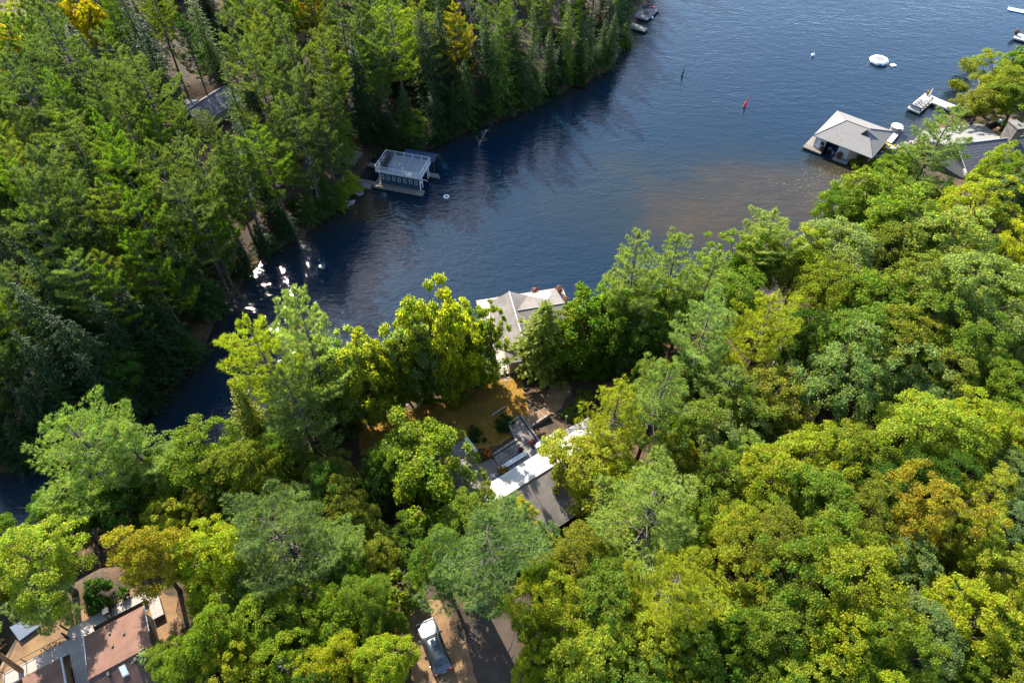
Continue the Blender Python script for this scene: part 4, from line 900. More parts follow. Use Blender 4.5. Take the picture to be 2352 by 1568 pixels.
c34 = lambda x, y: (-2.21+x*math.cos(R(34.5))-y*math.sin(R(34.5)), 37.49+x*math.sin(R(34.5))+y*math.cos(R(34.5)))
def bench(x0, x1, y, label):
    t = thing('bench', label, 'bench', (*c34(x0, y), 3.4), 34.5); n = 5; L = x1-x0
    for k in range(3): MB().box(0, L, -.3+k*.2, -.12+k*.2, .42, .5).out('slat', M['white_paint'], t)
    for i in range(n): MB().box(L*i/(n-1)*.96, L*i/(n-1)*.96+.1, -.26, .26, 0, .42).out('leg', M['white_paint'], t)
bench(2.3, 6.0, 2.0, 'long white bench along the porch left of the red planters'); bench(7.5, 11.2, 2.1, 'long white bench along the porch right of the red planters')
lb = thing('bench', 'white bench on the little deck left of the flagstone patio', 'bench', (*c34(1.0, 5.8), 2.75), 34.5)
for k in range(3): MB().box(.2+k*.16, .34+k*.16, 0, 2.5, .5, .57).out('slat', M['white_paint'], lb)
for y in (.1, 2.3): MB().box(.22, .66, y, y+.1, 0, .5).out('leg', M['white_paint'], lb)
ld2 = thing('deck', 'small grey plank deck under the white bench left of the patio', 'deck', (*c34(-1.4, 5.6), 0), 34.5); dock(ld2, 0, 2.6, 0, 2.9, 2.75, 'grey_wood', .2, 'y')
dk = thing('deck', 'weathered plank deck with steps between patio and grey roof', 'deck', (*c34(.55, 1.9), 0), 34.5); dock(dk, 0, 1.9, .2, 2.1, 3.55, 'deck_wood', .2, 'y')
for i in range(3): MB().box(-.35-i*.3, -.08-i*.3, .3, 1.5, 3.1, 3.42-i*.12).out('step', M['grey_wood'], dk)
flower_pot((*c34(5.9, 2.75), 3.3), 'dark red planter left of the porch steps', .24, .4, 'flower_pink', (.05, .02, .02), 'charcoal', group='planters by the porch')
flower_pot((*c34(7.55, 2.75), 3.3), 'dark red planter right of the porch steps', .3, .4, 'flower_pink', (.05, .02, .02), 'charcoal', group='planters by the porch')
flower_pot((*c34(2.35, 1.15), 3.62), 'golden bushy plant pot at the end of the white porch bench', .48, .4, 'flower_orange', (.16, .14, .015), group='planters by the porch')
flower_pot((*c34(2.2, 4.6), 3.1), 'rusty golden plant at the corner of the flagstone patio', .5, .4, 'flower_orange', (.15, .10, .015), group='planters by the porch')

# flagstone patio and path: every stone is a piece, set in mortar
def flagstones(name, label, poly, z, seed, cell=.62):
    t = thing(name, label, 'paving', (*c34(0, 0), 0), 34.5); r = np.random.default_rng(seed); P = np.array(poly, float)
    MB().prism(poly, z-.35, z-.045).out('mortar_bed', M['mortar'], t)
    lo, hi = P.min(0), P.max(0); pts = []
    y = lo[1]-cell; row = 0
    while y < hi[1]+cell:
        x = lo[0]-cell+(row % 2)*cell/2
        while x < hi[0]+cell: pts.append((x+r.uniform(-.24, .24)*cell, y+r.uniform(-.24, .24)*cell)); x += cell*r.uniform(.9, 1.2)
        y += cell*.86; row += 1
    pts = np.array(pts)
    cc = P.mean(0)
    for i, p in enumerate(pts):
        if not inside([p], P)[0]: continue
        c = [p+cell*.95*np.array([math.cos(a), math.sin(a)]) for a in np.linspace(0, 6.2832, 13)[:-1]]; c = [np.array([q[0], q[1], 0]) for q in c]
        for k in np.argsort(np.linalg.norm(pts-p, axis=1))[1:9]:
            d = pts[k]-p; L = np.linalg.norm(d); d = d/L; c = clip(c, lambda q, d=d, p=p: (q[:2]-p) @ d, -9, L/2-.028)
            if len(c) < 3: break
        n = len(P)
        for j in range(n):
            if len(c) < 3: break
            e = P[(j+1) % n]-P[j]; nn = np.array([-e[1], e[0]])/np.linalg.norm(e)
            if nn @ (cc-P[j]) < 0: nn = -nn
            if len(P) == 4: c = clip(c, lambda q, nn=nn, j=j: (q[:2]-P[j]) @ nn, .03, 99)
        if len(c) < 3: continue
        zz = z+r.uniform(-.012, .012)
        MB().prism([(q[0], q[1]) for q in c], z-.09, zz).out('flagstone', M['flagstone'], t)
    return t
flagstones('patio', 'flagstone patio in front of the cottage porch', [(2.55, 2.5), (8.4, 2.5), (6.6, 4.25), (2.7, 4.1)], 3.2, 3)
flagstones('flagstone_path', 'flagstone path running from the patio towards the stone steps', [(6.5, 4.3), (8.45, 2.6), (8.75, 7.1), (7.1, 6.9)], 3.02, 5, .66)
def stone_wall(label, p0, p1, z0, z1, th=.28, seed=1, group='low stone walls in the garden'):
    x0, y0 = c34(*p0); x1, y1 = c34(*p1); L = math.hypot(x1-x0, y1-y0); a = math.degrees(math.atan2(y1-y0, x1-x0))
    t = thing('garden_wall', label, 'wall', (x0, y0, 0), a, group); r = np.random.default_rng(seed)
    MB().box(0, L, -th/2+.03, th/2-.03, z0-.5, z1-.06).out('core', M['mortar'], t); x = 0
    while x < L-.1:
        w = min(r.uniform(.35, .7), L-x); h = r.uniform(-.03, .03)
        MB().prism([(x+.015, -th/2-r.uniform(0, .03)), (x+w-.015, -th/2-r.uniform(0, .03)), (x+w-.015, th/2+r.uniform(0, .03)), (x+.015, th/2+r.uniform(0, .03))], z1-.18, z1+h).out('stone', M['stone'], t)
        MB().prism([(x+.03, -th/2-.01), (x+w-.03, -th/2-.01), (x+w-.03, th/2+.01), (x+.03, th/2+.01)], z0-.3, z1-.2).out('stone', M['stone'], t); x += w
stone_wall('low stone wall edging the patio on its lake side', (2.6, 4.35), (6.55, 4.5), 2.6, 3.35, seed=2); stone_wall('stone kerb on the right side of the flagstone path', (8.7, 2.7), (9.0, 7.2), 2.5, 3.15, .2, 4)
stone_wall('stone kerb on the left side of the flagstone path', (6.5, 4.6), (7.0, 7.0), 2.3, 3.1, .2, 6); stone_wall('retaining wall under the wide stone steps', (9.1, 5.4), (12.4, 5.6), 1.9, 2.7, .25, 8); stone_wall('stone edging across the lawn end of the path', (7.1, 7.15), (8.9, 7.3), 2.2, 2.95, .22, 9)
ss = thing('stone_steps', 'wide earthen steps with stone edging right of the path', 'steps', (*c34(9.05, 5.6), 0), 34.5)
for i in range(4):
    MB().box(i*.85, i*.85+.80, .1, 1.35, 1.6, 2.66-i*.13).out('tread', M['dirt'], ss); MB().box(i*.85+.801, i*.85+.9, .05, 1.4, 1.6, 2.74-i*.13).out('riser', M['stone'], ss)
lp = thing('lamp_post', 'slim grey lamp post at the far end of the porch', 'lamp post', (*c34(12.6, 2.6), 3.0)); MB().tube([(0, 0, 0), (0, 0, 2.2)], .05, 6).out('pole', M['cushion'], lp); MB().lathe([(.05, 2.2), (.16, 2.3), (.14, 2.5), (.03, 2.6)], 8).out('lantern', M['cushion'], lp)
up_ = thing('utility_pole', 'thin dark utility pole carrying wires behind the cottage', 'utility pole', (*gp(1310, 1300, 6.5)[:2], 6.0)); MB().tube([(0, 0, -1), (0, 0, 6.2)], [.12, .09], 7).out('pole', M['charcoal'], up_); MB().box(-.6, .6, -.05, .05, 5.8, 5.92).out('crossarm', M['charcoal'], up_)
p0 = np.array([*gp(1310, 1300, 6.5)[:2], 11.9])
for b, lab in ((gp(1430, 1165, 9.0), 'thin pale wire from the utility pole past the rear cottage eave'), (gp(1160, 1320, 12.5), 'thin pale wire from the utility pole down to the driveway trees')):
    tag(MB().tube([p0+(b-p0)*s-np.array([0, 0, 1.0*s*(1-s)*2]) for s in np.linspace(0, 1, 9)], .014, 4).out('power_line', M['cushion']), lab, 'wire')

# ------------------------------------------------------------------ brown roofed cottage at the lower left
BL = thing('cottage', 'rusty brown roofed cottage at the lower left corner', 'cottage', (-37.22, 18.48, 0), 32)
roof_plane(BL, [(0, 0, 13.6), (5.05, 0, 13.6), (5.05, -4.3, 14.45), (0, -4.3, 14.45)], 'rust_roof', .55, lift=.012, under='trim_brown')
roof_plane(BL, [(0, -6.6, 13.1), (5.05, -6.6, 13.1), (5.05, -4.3, 14.45), (0, -4.3, 14.45)], 'rust_shade', .17, lift=.05, under='trim_brown')
MB().tube([(-.02, -4.3, 14.5), (5.07, -4.3, 14.5)], .07, 5).out('ridge_cap', M['rust_roof'], BL)
for x, y0, y1 in ((5.08, -2.9, .1), (-.03, -2.9, .1)): MB().add([(x, y0, 14.17-.55*0), (x, y1, 13.57), (x+.07, y1, 13.57), (x+.07, y0, 14.17), (x, y0, 14.27), (x, y1, 13.67), (x+.07, y1, 13.67), (x+.07, y0, 14.27)], [(0, 3, 2, 1), (4, 5, 6, 7), (0, 1, 5, 4), (1, 2, 6, 5), (2, 3, 7, 6), (3, 0, 4, 7)]).out('gutter', M['trim_white'], BL)
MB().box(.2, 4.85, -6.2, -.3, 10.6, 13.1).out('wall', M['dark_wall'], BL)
MB().add([(4.86, -6.2, 13.1), (4.86, -.3, 13.1), (4.86, -.3, 13.55), (4.86, -4.3, 14.35)], [(0, 1, 2, 3)]).out('gable', M['dark_wall'], BL)
nz = lambda y: 14.45+(y+4.3)*.587
for x0, x1, y0, y1, mt, nm in ((2.3, 2.8, -5.35, -4.6, 'cyan_vinyl', 'skylight'),):
    f = MB().add([(x0, y0, nz(y0)), (x1, y0, nz(y0)), (x1, y1, nz(y1)), (x0, y1, nz(y1)), (x0, y0, nz(y0)+.16), (x1, y0, nz(y0)+.16), (x1, y1, nz(y1)+.16), (x0, y1, nz(y1)+.16)], [(4, 5, 6, 7), (0, 1, 5, 4), (1, 2, 6, 5), (2, 3, 7, 6), (3, 0, 4, 7)]).out(nm, M['trim_white'], BL)
    MB().add([(x0+.06, y0+.06, nz(y0+.06)+.17), (x1-.06, y0+.06, nz(y0+.06)+.17), (x1-.06, y1-.06, nz(y1-.06)+.17), (x0+.06, y1-.06, nz(y1-.06)+.17)], [(0, 1, 2, 3)]).out('pane', M['white_vinyl'], f)
for x, y in ((2.07, -1.05), (3.16, -1.8), (2.15, -2.4)): MB().box(x-.09, x+.09, y-.09, y+.09, 13.6-y*.198, 13.6-y*.198+.2).out('roof_vent', M['trim_brown'], BL)
for x, y in ((3.68, -4.75), (1.52, -4.75)): MB().box(x-.1, x+.1, y-.15, y+.15, nz(y), nz(y)+.45).out('chimney_pipe', M['black'], BL)
dock(BL, -7.2, .2, .3, 1.6, 11.6, 'dock_tan', .17, 'x', 'trim_brown', 'deck'); dock(BL, -1.8, 4.9, 1.602, 2.6, 11.6, 'dock_tan', .17, 'x', 'trim_brown', 'deck'); dock(BL, -2.0, -.1, -4.5, .29, 11.6, 'dock_tan', .17, 'y', 'trim_brown', 'deck'); dock(BL, 4.95, 5.9, -.6, 1.6, 11.6, 'dock_tan', .17, 'x', 'trim_brown', 'deck')
railing(BL, [(-7.1, 1.55), (-1.85, 1.55)], 11.6, .95, .06, 'copper_rail', None, 1.7); railing(BL, [(1.2, 2.55), (4.8, 2.55)], 11.6, .95, .06, 'copper_rail', None, 1.2)
for x, y in ((-1.8, 1.7), (-1.8, 2.5)): MB().box(x-.06, x+.06, y-.06, y+.06, 11.6, 13.0).out('gate_post', M['copper_rail'], BL)
gr = thing('plant_stand', 'tall black open stand on the cottage deck', 'stand', (-36.9+.3, 20.9, 11.6), 32)
for x in (-.2, .25):
    for y in (-.25, .25): MB().box(x-.03, x+.03, y-.03, y+.03, 0, 1.35).out('post', M['black'], gr)
for z in (.5, 1.32): MB().box(-.23, .28, -.28, .28, z, z+.05).out('shelf', M['black'], gr)
c32 = lambda x, y: (-37.22+x*math.cos(R(32))-y*math.sin(R(32)), 18.48+x*math.sin(R(32))+y*math.cos(R(32)))
SH = thing('shed', 'small brown roofed shed at the bottom edge beside the cottage deck', 'shed', (*c32(-2.1, -.7), 0), 32)
roof_plane(SH, [(-3.0, .1, 13.3), (0, .1, 13.3), (0, -3.6, 13.6), (-3.0, -3.6, 13.6)], 'rust_roof', .5, lift=.012, under='trim_white'); MB().box(-2.8, -.15, -3.4, -.15, 10.6, 13.15).out('wall', M['bark_orange'], SH)
MB().box(.02, .1, -3.6, .1, 13.2, 13.42).out('fascia', M['trim_white'], SH)
TA = thing('ground_cover', 'dark blue-grey flat tarpaulin on the slope at the left edge', 'tarpaulin', (*c32(0, 0), 0), 32)
MB().prism([(-6.3, 5.7), (-4.35, 5.75), (-4.0, 4.35), (-5.7, 3.95)], 10.9, 11.42).out('sheet', M['tarp'], TA)
WS = thing('wooden_steps', 'grey plank landing beside the blue-grey tarpaulin', 'steps', (*c32(0, 0), 0), 32); 
for i in range(4): MB().prism([(-4.15+i*.34, 6.3-i*.1), (-3.85+i*.34, 6.3-i*.1), (-3.3+i*.34, 4.75-i*.02), (-3.6+i*.34, 4.7-i*.02)], 11.0, 11.46-i*.03).out('plank', M['grey_wood'], WS)

# ------------------------------------------------------------------ cottage at the right edge
RC = thing('cottage', 'grey roofed cottage with stone chimney at the right edge', 'cottage', (80.39, 103.17, 0), 11)
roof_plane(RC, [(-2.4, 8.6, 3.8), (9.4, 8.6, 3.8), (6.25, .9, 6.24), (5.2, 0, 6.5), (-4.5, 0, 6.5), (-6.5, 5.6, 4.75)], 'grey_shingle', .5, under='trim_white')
roof_plane(RC, [(-3.0, -5.0, 4.1), (16, -5.0, 4.1), (16, 0, 6.5), (-3, 0, 6.5)], 'dark_shaded_shingle', .5, under='trim_white')
MB().tube([(-3, 0, 6.56), (16, 0, 6.56)], .09, 5).out('ridge_cap', M['trim_white'], RC)
MB().box(-2.6, 5.0, -4.4, 7.0, 1.5, 3.75).out('wall', M['cream_wall'], RC); MB().box(5.01, 15.5, -4.4, -.1, 1.5, 3.75).out('wall', M['cream_wall'], RC); MB().box(5.2, 15.8, -.16, -.04, 3.6, 6.4).out('wall', M['cream_wall'], RC)
ch = MB().box(6.75, 8.15, -.9, 1.5, 2.5, 8.85).out('chimney', M['mortar'], RC); r = np.random.default_rng(11)
for f_ in range(2):
    z = 4.6
    while z < 8.7:
        y = -.9; hh = r.uniform(.22, .36)
        while y < 1.4:
            w = min(r.uniform(.25, .55), 1.5-y)
            if f_ == 0: MB().box(6.69, 6.749, y+.02, y+w-.02, z, z+hh-.03).out('stone', M['stone'], ch)
            else: MB().box(6.75+(y+.9)/2.4*1.4+.01, 6.75+(y+.9+w)/2.4*1.4-.02, 1.501, 1.56, z, z+hh-.03).out('stone', M['stone'], ch)
            y += w
        z += hh
for k in range(14): MB().box(6.78+(k % 5)*.27, 7.02+(k % 5)*.27, -.96, -.901, 6.2+(k//5)*.7, 6.8+(k//5)*.7).out('stone', M['stone'], ch)
MB().box(6.6, 8.3, -1.05, 1.65, 8.851, 9.02).out('chimney_cap', M['concrete'], ch); MB().lathe([(.2, 9.02), (.2, 9.35), (.26, 9.36), (.26, 9.42)], 10, (7.5, .2, 0)).out('flue', M['chrome'], ch)
GW = thing('garden_wall', 'dark retaining wall along the gravel yard by the white car', 'wall', (88.6, 112.9, 0), 28); MB().box(0, 4.5, 0, .2, 2.6, 3.9).out('panel', M['trim_brown'], GW); MB().box(-.03, 4.53, -.04, .24, 3.9, 3.98).out('coping', M['dark_wall'], GW)

# ------------------------------------------------------------------ far bank cottage
FC = thing('cottage', 'slate roofed cottage half hidden among the far bank pines', 'cottage', (-58.6, 110.6, 0), 62)
roof_plane(FC, [(0, -3.2, 6.3), (10, -3.2, 6.3), (10, 0, 8.0), (0, 0, 8.0)], 'purple_shingle', .3, under='trim_white'); roof_plane(FC, [(10, 3.2, 6.3), (0, 3.2, 6.3), (0, 0, 8.0), (10, 0, 8.0)], 'purple_shingle', .3, under='trim_white')
MB().tube([(0, 0, 8.05), (10, 0, 8.05)], .08, 5).out('ridge_cap', M['grey_shingle'], FC); MB().box(.3, 9.7, -2.7, 2.7, 3.6, 6.4).out('wall', M['cream_wall'], FC)
roof_plane(FC, [(1.5, 7.2, 5.6), (5.5, 7.2, 5.6), (5.5, 3.0, 6.6), (1.5, 3.0, 6.6)], 'dark_shaded_shingle', .35, under='trim_white'); MB().box(1.8, 5.2, 2.71, 6.8, 3.6, 5.5).out('wall', M['dark_wall'], FC)
sdish = thing('satellite_dish', 'white satellite dish at the gable of the far bank cottage', 'dish', (-60.3, 108.6, 5.4)); MB().lathe([(.02, 0), (.3, .06), (.42, .16), (.40, .18), (.28, .09), (.02, .03)], 14).out('dish', M['white_vinyl'], sdish).rotation_euler = (R(50), 0, R(20)); MB().tube([(0, 0, -1.2), (0, 0, 0)], .04, 5).out('mast', M['chrome'], sdish)

# ------------------------------------------------------------------ cars
def car(loc, rz, label, paint, L=4.7, W=1.84, H=1.5, suv=False):
    t = thing('parked_car', label, 'car', loc, rz); hw = W/2     # front is +y
    zb = .26; belt = .92 if not suv else 1.02
    S_ = [(-L/2, .80, belt*.74, .80, belt*.78), (-L/2+.12, .93, belt*.95, .86, belt*.98), (-L/2+.42, .97, belt, .88, belt+.08), (-L/2+(.95 if not suv else .55), .985, belt, .70, H*.96), (-.25, 1.0, belt, .68, H), (.35, 1.0, belt, .67, H*.975),
          (L/2-1.62, .99, belt-.01, .82, belt+.12), (L/2-1.3, .985, belt-.03, .88, belt+.02), (L/2-.5, .95, belt-.13, .82, belt-.10), (L/2-.12, .86, belt-.27, .72, belt-.24), (L/2, .72, belt-.40, .62, belt-.38)]
    V = []; k = 12; ys = [-L/2, -L/2+.12, -L/2+.42, S_[3][0], -.25, .35, L/2-1.62, L/2-1.3, L/2-.5, L/2-.12, L/2]
    for (y, w, bz, wr, rz_), yy in zip(S_, ys):
        w *= hw; wr *= hw; md = (zb+bz)/2
        V += [(-w*.9, yy, zb), (-w, yy, md), (-w*.985, yy, bz), (-(w*.3+wr*.7), yy, bz+(rz_-bz)*.62), (-wr*.9, yy, rz_-.03*(rz_ > bz+.2)), (-wr*.4, yy, rz_+.02), (wr*.4, yy, rz_+.02), (wr*.9, yy, rz_-.03*(rz_ > bz+.2)), (w*.3+wr*.7, yy, bz+(rz_-bz)*.62), (w*.985, yy, bz), (w, yy, md), (w*.9, yy, zb)]
    n = len(S_); F = [(i*k+j, i*k+j+1, (i+1)*k+j+1, (i+1)*k+j) for i in range(n-1) for j in range(k-1)]+[((i+1)*k, (i+1)*k+k-1, i*k+k-1, i*k) for i in range(n-1)]+[tuple(range(k)), tuple(range((n-1)*k, n*k))[::-1]]
    MB().add(V, F).out('body', M[paint], t, smooth=True)
    VV = np.array(V)
    def panel(name, ids, off=.012, inset=.9, mat='glass_dark'):
        P = VV[ids]; c = P.mean(0); P = c+(P-c)*inset; nr = sum(np.cross(P[j], P[(j+1) % len(P)]) for j in range(len(P))); nr = nr/np.linalg.norm(nr)
        if nr @ (c-np.array([0, 0, .8])) < 0: nr = -nr
        MB().add(P+nr*off, [tuple(range(len(P)))]).out(name, M[mat], t)
    i5, i6, i2, i3, i4 = 5*k, 6*k, 2*k, 3*k, 4*k
    panel('windscreen', [i6+4, i6+5, i6+6, i6+7, i5+7, i5+6, i5+5, i5+4], .03, .93); panel('rear_window', [i2+4, i2+5, i2+6, i2+7, i3+7, i3+6, i3+5, i3+4], .03, .9)
    panel('sunroof', [i5+5, i5+6, i4+6, i4+5], .015, .86); panel('sunroof', [i4+5, i4+6, i3+6, i3+5], .015, .86)
    for a, b_ in ((3, 2), (8, 9)):
        panel('side_window', [i5+a, i6+a, i6+b_, i5+b_], .02, .78); panel('side_window', [i4+a, i5+a, i5+b_, i4+b_], .02, .86); panel('side_window', [i3+a, i4+a, i4+b_, i3+b_], .02, .84)
    for y in (-L/2+.85, L/2-.9):
        for s_ in (-1, 1):
            w = MB().lathe([(.18, -.11), (.33, -.11), (.35, -.06), (.35, .06), (.33, .11), (.18, .11)], 16).out('wheel', M['tire'], t, (s_*(hw-.1), y, .34)); w.rotation_euler = (0, R(90), 0)
            MB().lathe([(.03, -.115), (.2, -.115), (.2, .115), (.03, .115)], 10).out('rim', M['chrome'], w)
    for s_ in (-1, 1):
        MB().box(s_*(hw+.1)-.1, s_*(hw+.1)+.1, L/2-1.75, L/2-1.6, belt, belt+.14).out('mirror', M[paint], t)
        MB().box(s_*.62-.16, s_*.62+.16, L/2-.2, L/2-.08, belt-.34, belt-.24).out('headlight', M['white_vinyl'], t); MB().box(s_*.66-.12, s_*.66+.12, -L/2-.02, -L/2+.05, belt-.22, belt-.1).out('tail_light', M['red_paint'], t)
    MB().box(-.25, .25, -L/2-.02, -L/2+.02, .52, .64).out('number_plate', M['white_paint'], t)
    return t
car((-6.95, 18.3, hgrid(-6.95, 18.3)+.08), 25.4, 'black car parked under trees at the bottom edge, sun glaring on its bonnet', 'black_paint', 4.8)
car((92.75, 112.4, hgrid(92.75, 112.4)+.05), 22, 'white car parked beside the stone chimney at the right edge', 'white_car', 4.6, 1.84, 1.62, True)

# ------------------------------------------------------------------ trees
def on_land(p):
    q = [(p[0], p[1])]; return inside(q, FAR_POLY)[0] or inside(q, NEAR_POLY)[0]
def conifer(kind, u, v, h, rad, c, label=None, far=False, **kw):
    """(u, v) is where the tip shows"""
    for _ in range(14):
        p = march(u, v, h*.98)
        if on_land(p): break
        if far: h *= .9; rad *= .96
        else: h *= 1.05
    return add_tree(kind, p[0], p[1], h, rad, c, label, **kw)
def broad(u, v, r, c, h=None, kind='maple', label=None, k=.66, far=False, **kw):
    """(u, v) is the middle of the crown, r its half width in photo units"""
    hh = h or 15.0
    for _ in range(2):
        p = march(u, v, hh*k); w = (p-CAM) @ FWD; rad = r*w/FU*1.12
        if h is None: hh = min(18.5, max(8.0, rad*3.3))
    for _ in range(14):
        if on_land(p): break
        hh *= .92 if far else 1.06; p = march(u, v, hh*k)
    return add_tree(kind, p[0], p[1], hh, rad, c, label, **kw)
def based(kind, u, v, z, h, rad, c, label=None, **kw):
    p = gp(u, v, z); return add_tree(kind, p[0], p[1], h, rad, c, label, **kw)

# near bank: recognisable trees
conifer('pine', 655, 662, 24, 3.9, 'p', 'tall sunlit pine rising over the channel with a tufted round top', k=0)
conifer('pine', 570, 735, 20, 3.7, 'y', 'yellowish pine leaning over the channel left of the tufted pine', k=2)
conifer('pine', 650, 868, 19, 4.3, 'b', 'blue-green pine in front of the two channel pines', k=1)
conifer('cedar', 512, 870, 14, 2.4, 'o', 'golden-edged cedar at the waterline left of the channel pines')
conifer('pine', 165, 962, 19, 4.8, 'p', 'broad soft pine hanging over the dark water at the left', k=2)
conifer('pine', 270, 985, 16, 3.6, 'p')
conifer('pine', 850, 768, 16, 2.7, 'o', 'slim pine with bare dark trunk on the golden shore', k=3)
conifer('pine', 962, 748, 15, 3.0, 'm', 'bare-stemmed grey-green pine right of the slim pine', k=3)
broad(790, 775, 55, 'y', 11, 'full', k=.98); broad(735, 780, 50, 'p', 11, 'full', k=.98); broad(910, 770, 46, 'o', 9, 'full', k=.98); broad(700, 940, 40, 'd', 8)
broad(760, 915, 40, 'm', 7, 'full', k=.5); broad(825, 900, 36, 'o', 6, 'full', k=.5); broad(940, 880, 34, 'm', 5, 'full', k=.5); broad(835, 780, 38, 'y', 10, 'full', k=.98)
broad(985, 672, 58, 'y', 12, 'full', k=.98, label='airy bright tree left of the central boathouse roof')
broad(1030, 662, 42, 'y', 13, 'full', k=.98); broad(950, 735, 46, 'p', 9, 'full', k=.98); broad(1055, 712, 36, 'g', 11, 'full', k=.98)
broad(1082, 748, 58, 'g', 10, 'full', k=.98, label='dense bright green maple in front of the central boathouse')
broad(1125, 690, 28, 'y', 9, 'loose', k=.98, label='thin leafy branches reaching over the central boathouse dock')
conifer('cedar', 1251, 688, 14, 3.5, 'o', 'tall pointed cedar in front of the central boathouse roof', k=0)
broad(1345, 690, 68, 'm', 11, 'full', k=.98, label='deep green maple with yellow edges right of the central boathouse')
broad(1400, 675, 50, 'g', 11, 'full', k=.98); broad(1305, 705, 34, 'o', 10, 'full', k=.98)
conifer('pine', 1470, 548, 21, 4.0, 'p', 'tall pine standing at the shore above the maple'); conifer('pine', 1560, 560, 19, 3.4, 'p'); conifer('pine', 1640, 570, 18, 3.2, 'p')
conifer('pine', 1810, 492, 18, 3.4, 'p', 'pale pine topping the shoreline canopy below the sandbar')
broad(1440, 700, 50, 'm'); broad(1520, 690, 50, 'g'); broad(1560, 740, 48, 'm'); broad(1430, 800, 46, 'd'); broad(1500, 790, 50, 'd')
conifer('pine', 1425, 890, 18, 3.7, 'y', 'bright plumed pine at the right end of the cottage', k=1); conifer('pine', 1520, 838, 20, 4.2, 'p', 'pale plumed pine uphill of the cottage porch', k=0)
broad(985, 1065, 94, 'g', 12, 'full', 'vivid green broadleaf tree left of the flagstone patio', k=.56)
broad(905, 1060, 50, 'm', 10); broad(870, 1120, 45, 'd', 8)
broad(1370, 1080, 80, 'y', 12, 'maple', 'yellow-green broadleaf tree overhanging the cottage roof', k=.62); broad(1440, 1120, 58, 'y', 12); broad(1300, 1060, 36, 'y', 10, 'loose', 'feathery yellow-green treetop over the porch roof')
broad(1195, 1165, 26, 'Y', 7.5, 'loose', 'small golden tree at the lower left of the brown roof'); broad(1225, 1245, 30, 'y', 7, 'loose'); broad(1280, 1255, 20, 'y', 4.5, 'loose', 'small bright sapling under the utility wires')
conifer('pine', 1075, 1182, 19, 4.5, 'b', 'large blue-green pine above the black car', k=0); conifer('pine', 1150, 1142, 10, 2.3, 'p', 'soft young pine below the sun-bright cottage roof', k=1)
conifer('pine', 1505, 1130, 17, 4.2, 'p', 'pale pine with bare grey limbs downhill of the yellow pine', k=2); conifer('pine', 1565, 1285, 16, 3.9, 'y', 'yellowish plumed pine at the lower middle right', k=0)
conifer('pine', 635, 1172, 18, 4.3, 'b', 'grey-green pine with a dark leaning trunk at the lower left', k=2); conifer('pine', 760, 1240, 14, 3.0, 'p')
broad(470, 1060, 78, 'g', 13); broad(400, 1110, 60, 'm'); broad(560, 1080, 62, 'o', 13); broad(620, 1060, 45, 'm'); broad(540, 1140, 50, 'd', 10)
broad(480, 1300, 66, 'y', 12, 'maple', 'brilliant yellow-green tree right of the olive maple'); broad(530, 1240, 55, 'y', 12); broad(345, 1290, 66, 'r', 11, 'maple', 'olive-gold maple above the brown roofed cottage')
broad(690, 1200, 62, 'p', 11); broad(70, 1285, 78, 'y', 12, 'maple', 'bright yellow-green tree at the left edge')
broad(160, 1190, 55, 'm', 11); broad(270, 1180, 60, 'd', 10)
broad(600, 1450, 70, 'g', 13); broad(500, 1470, 62, 'g', 12); broad(690, 1440, 60, 'g', 12); broad(560, 1540, 60, 'y', 12); broad(660, 1540, 60, 'g', 12); broad(760, 1530, 60, 'y', 11); broad(780, 1420, 60, 'g', 11); broad(845, 1385, 50, 'g', 9)
broad(870, 1290, 50, 'o', 10); broad(810, 1320, 50, 'm', 11); broad(885, 1440, 36, 'm', 6); broad(880, 1530, 56, 'y', 9); conifer('cedar', 855, 1190, 9, 1.9, 'y')
conifer('cedar', 330, 1510, 4.5, 1.6, 'b', 'small blue-green conifer poking over the brown cottage roof'); broad(390, 1520, 40, 'g', 6); broad(440, 1540, 50, 'g', 9)
conifer('pine', 45, 1345, 9, 2.6, 'p', 'soft light green pine bough at the left edge', k=1); based('pine', 57, 1546, 11, 19, 3.2, 'p', 'thick orange-barked pine trunk at the bottom left corner', k=2, tilt=(R(4), R(-6)), orange=True)
for u, v, h, rr, c in [(700,1000,5,2.2,'m'),(735,985,6,2.4,'y'),(775,978,4.5,2.0,'d'),(815,962,5,2.2,'o'),(985,902,4,1.8,'m'),(1040,886,5,2.2,'g'),(1075,878,5.5,2.2,'g'),(1105,868,4.5,1.7,'y'),(660,1010,6,2.4,'m'),(1310,850,5,2.2,'d'),(1345,850,5,2.2,'m'),(1385,835,5,2.2,'d'),(1420,830,6,2.4,'m')]:
    q_ = gp(u, v, .6); add_tree('full', q_[0], q_[1]-.8, h, rr, c, group='leafy saplings along the near shore')
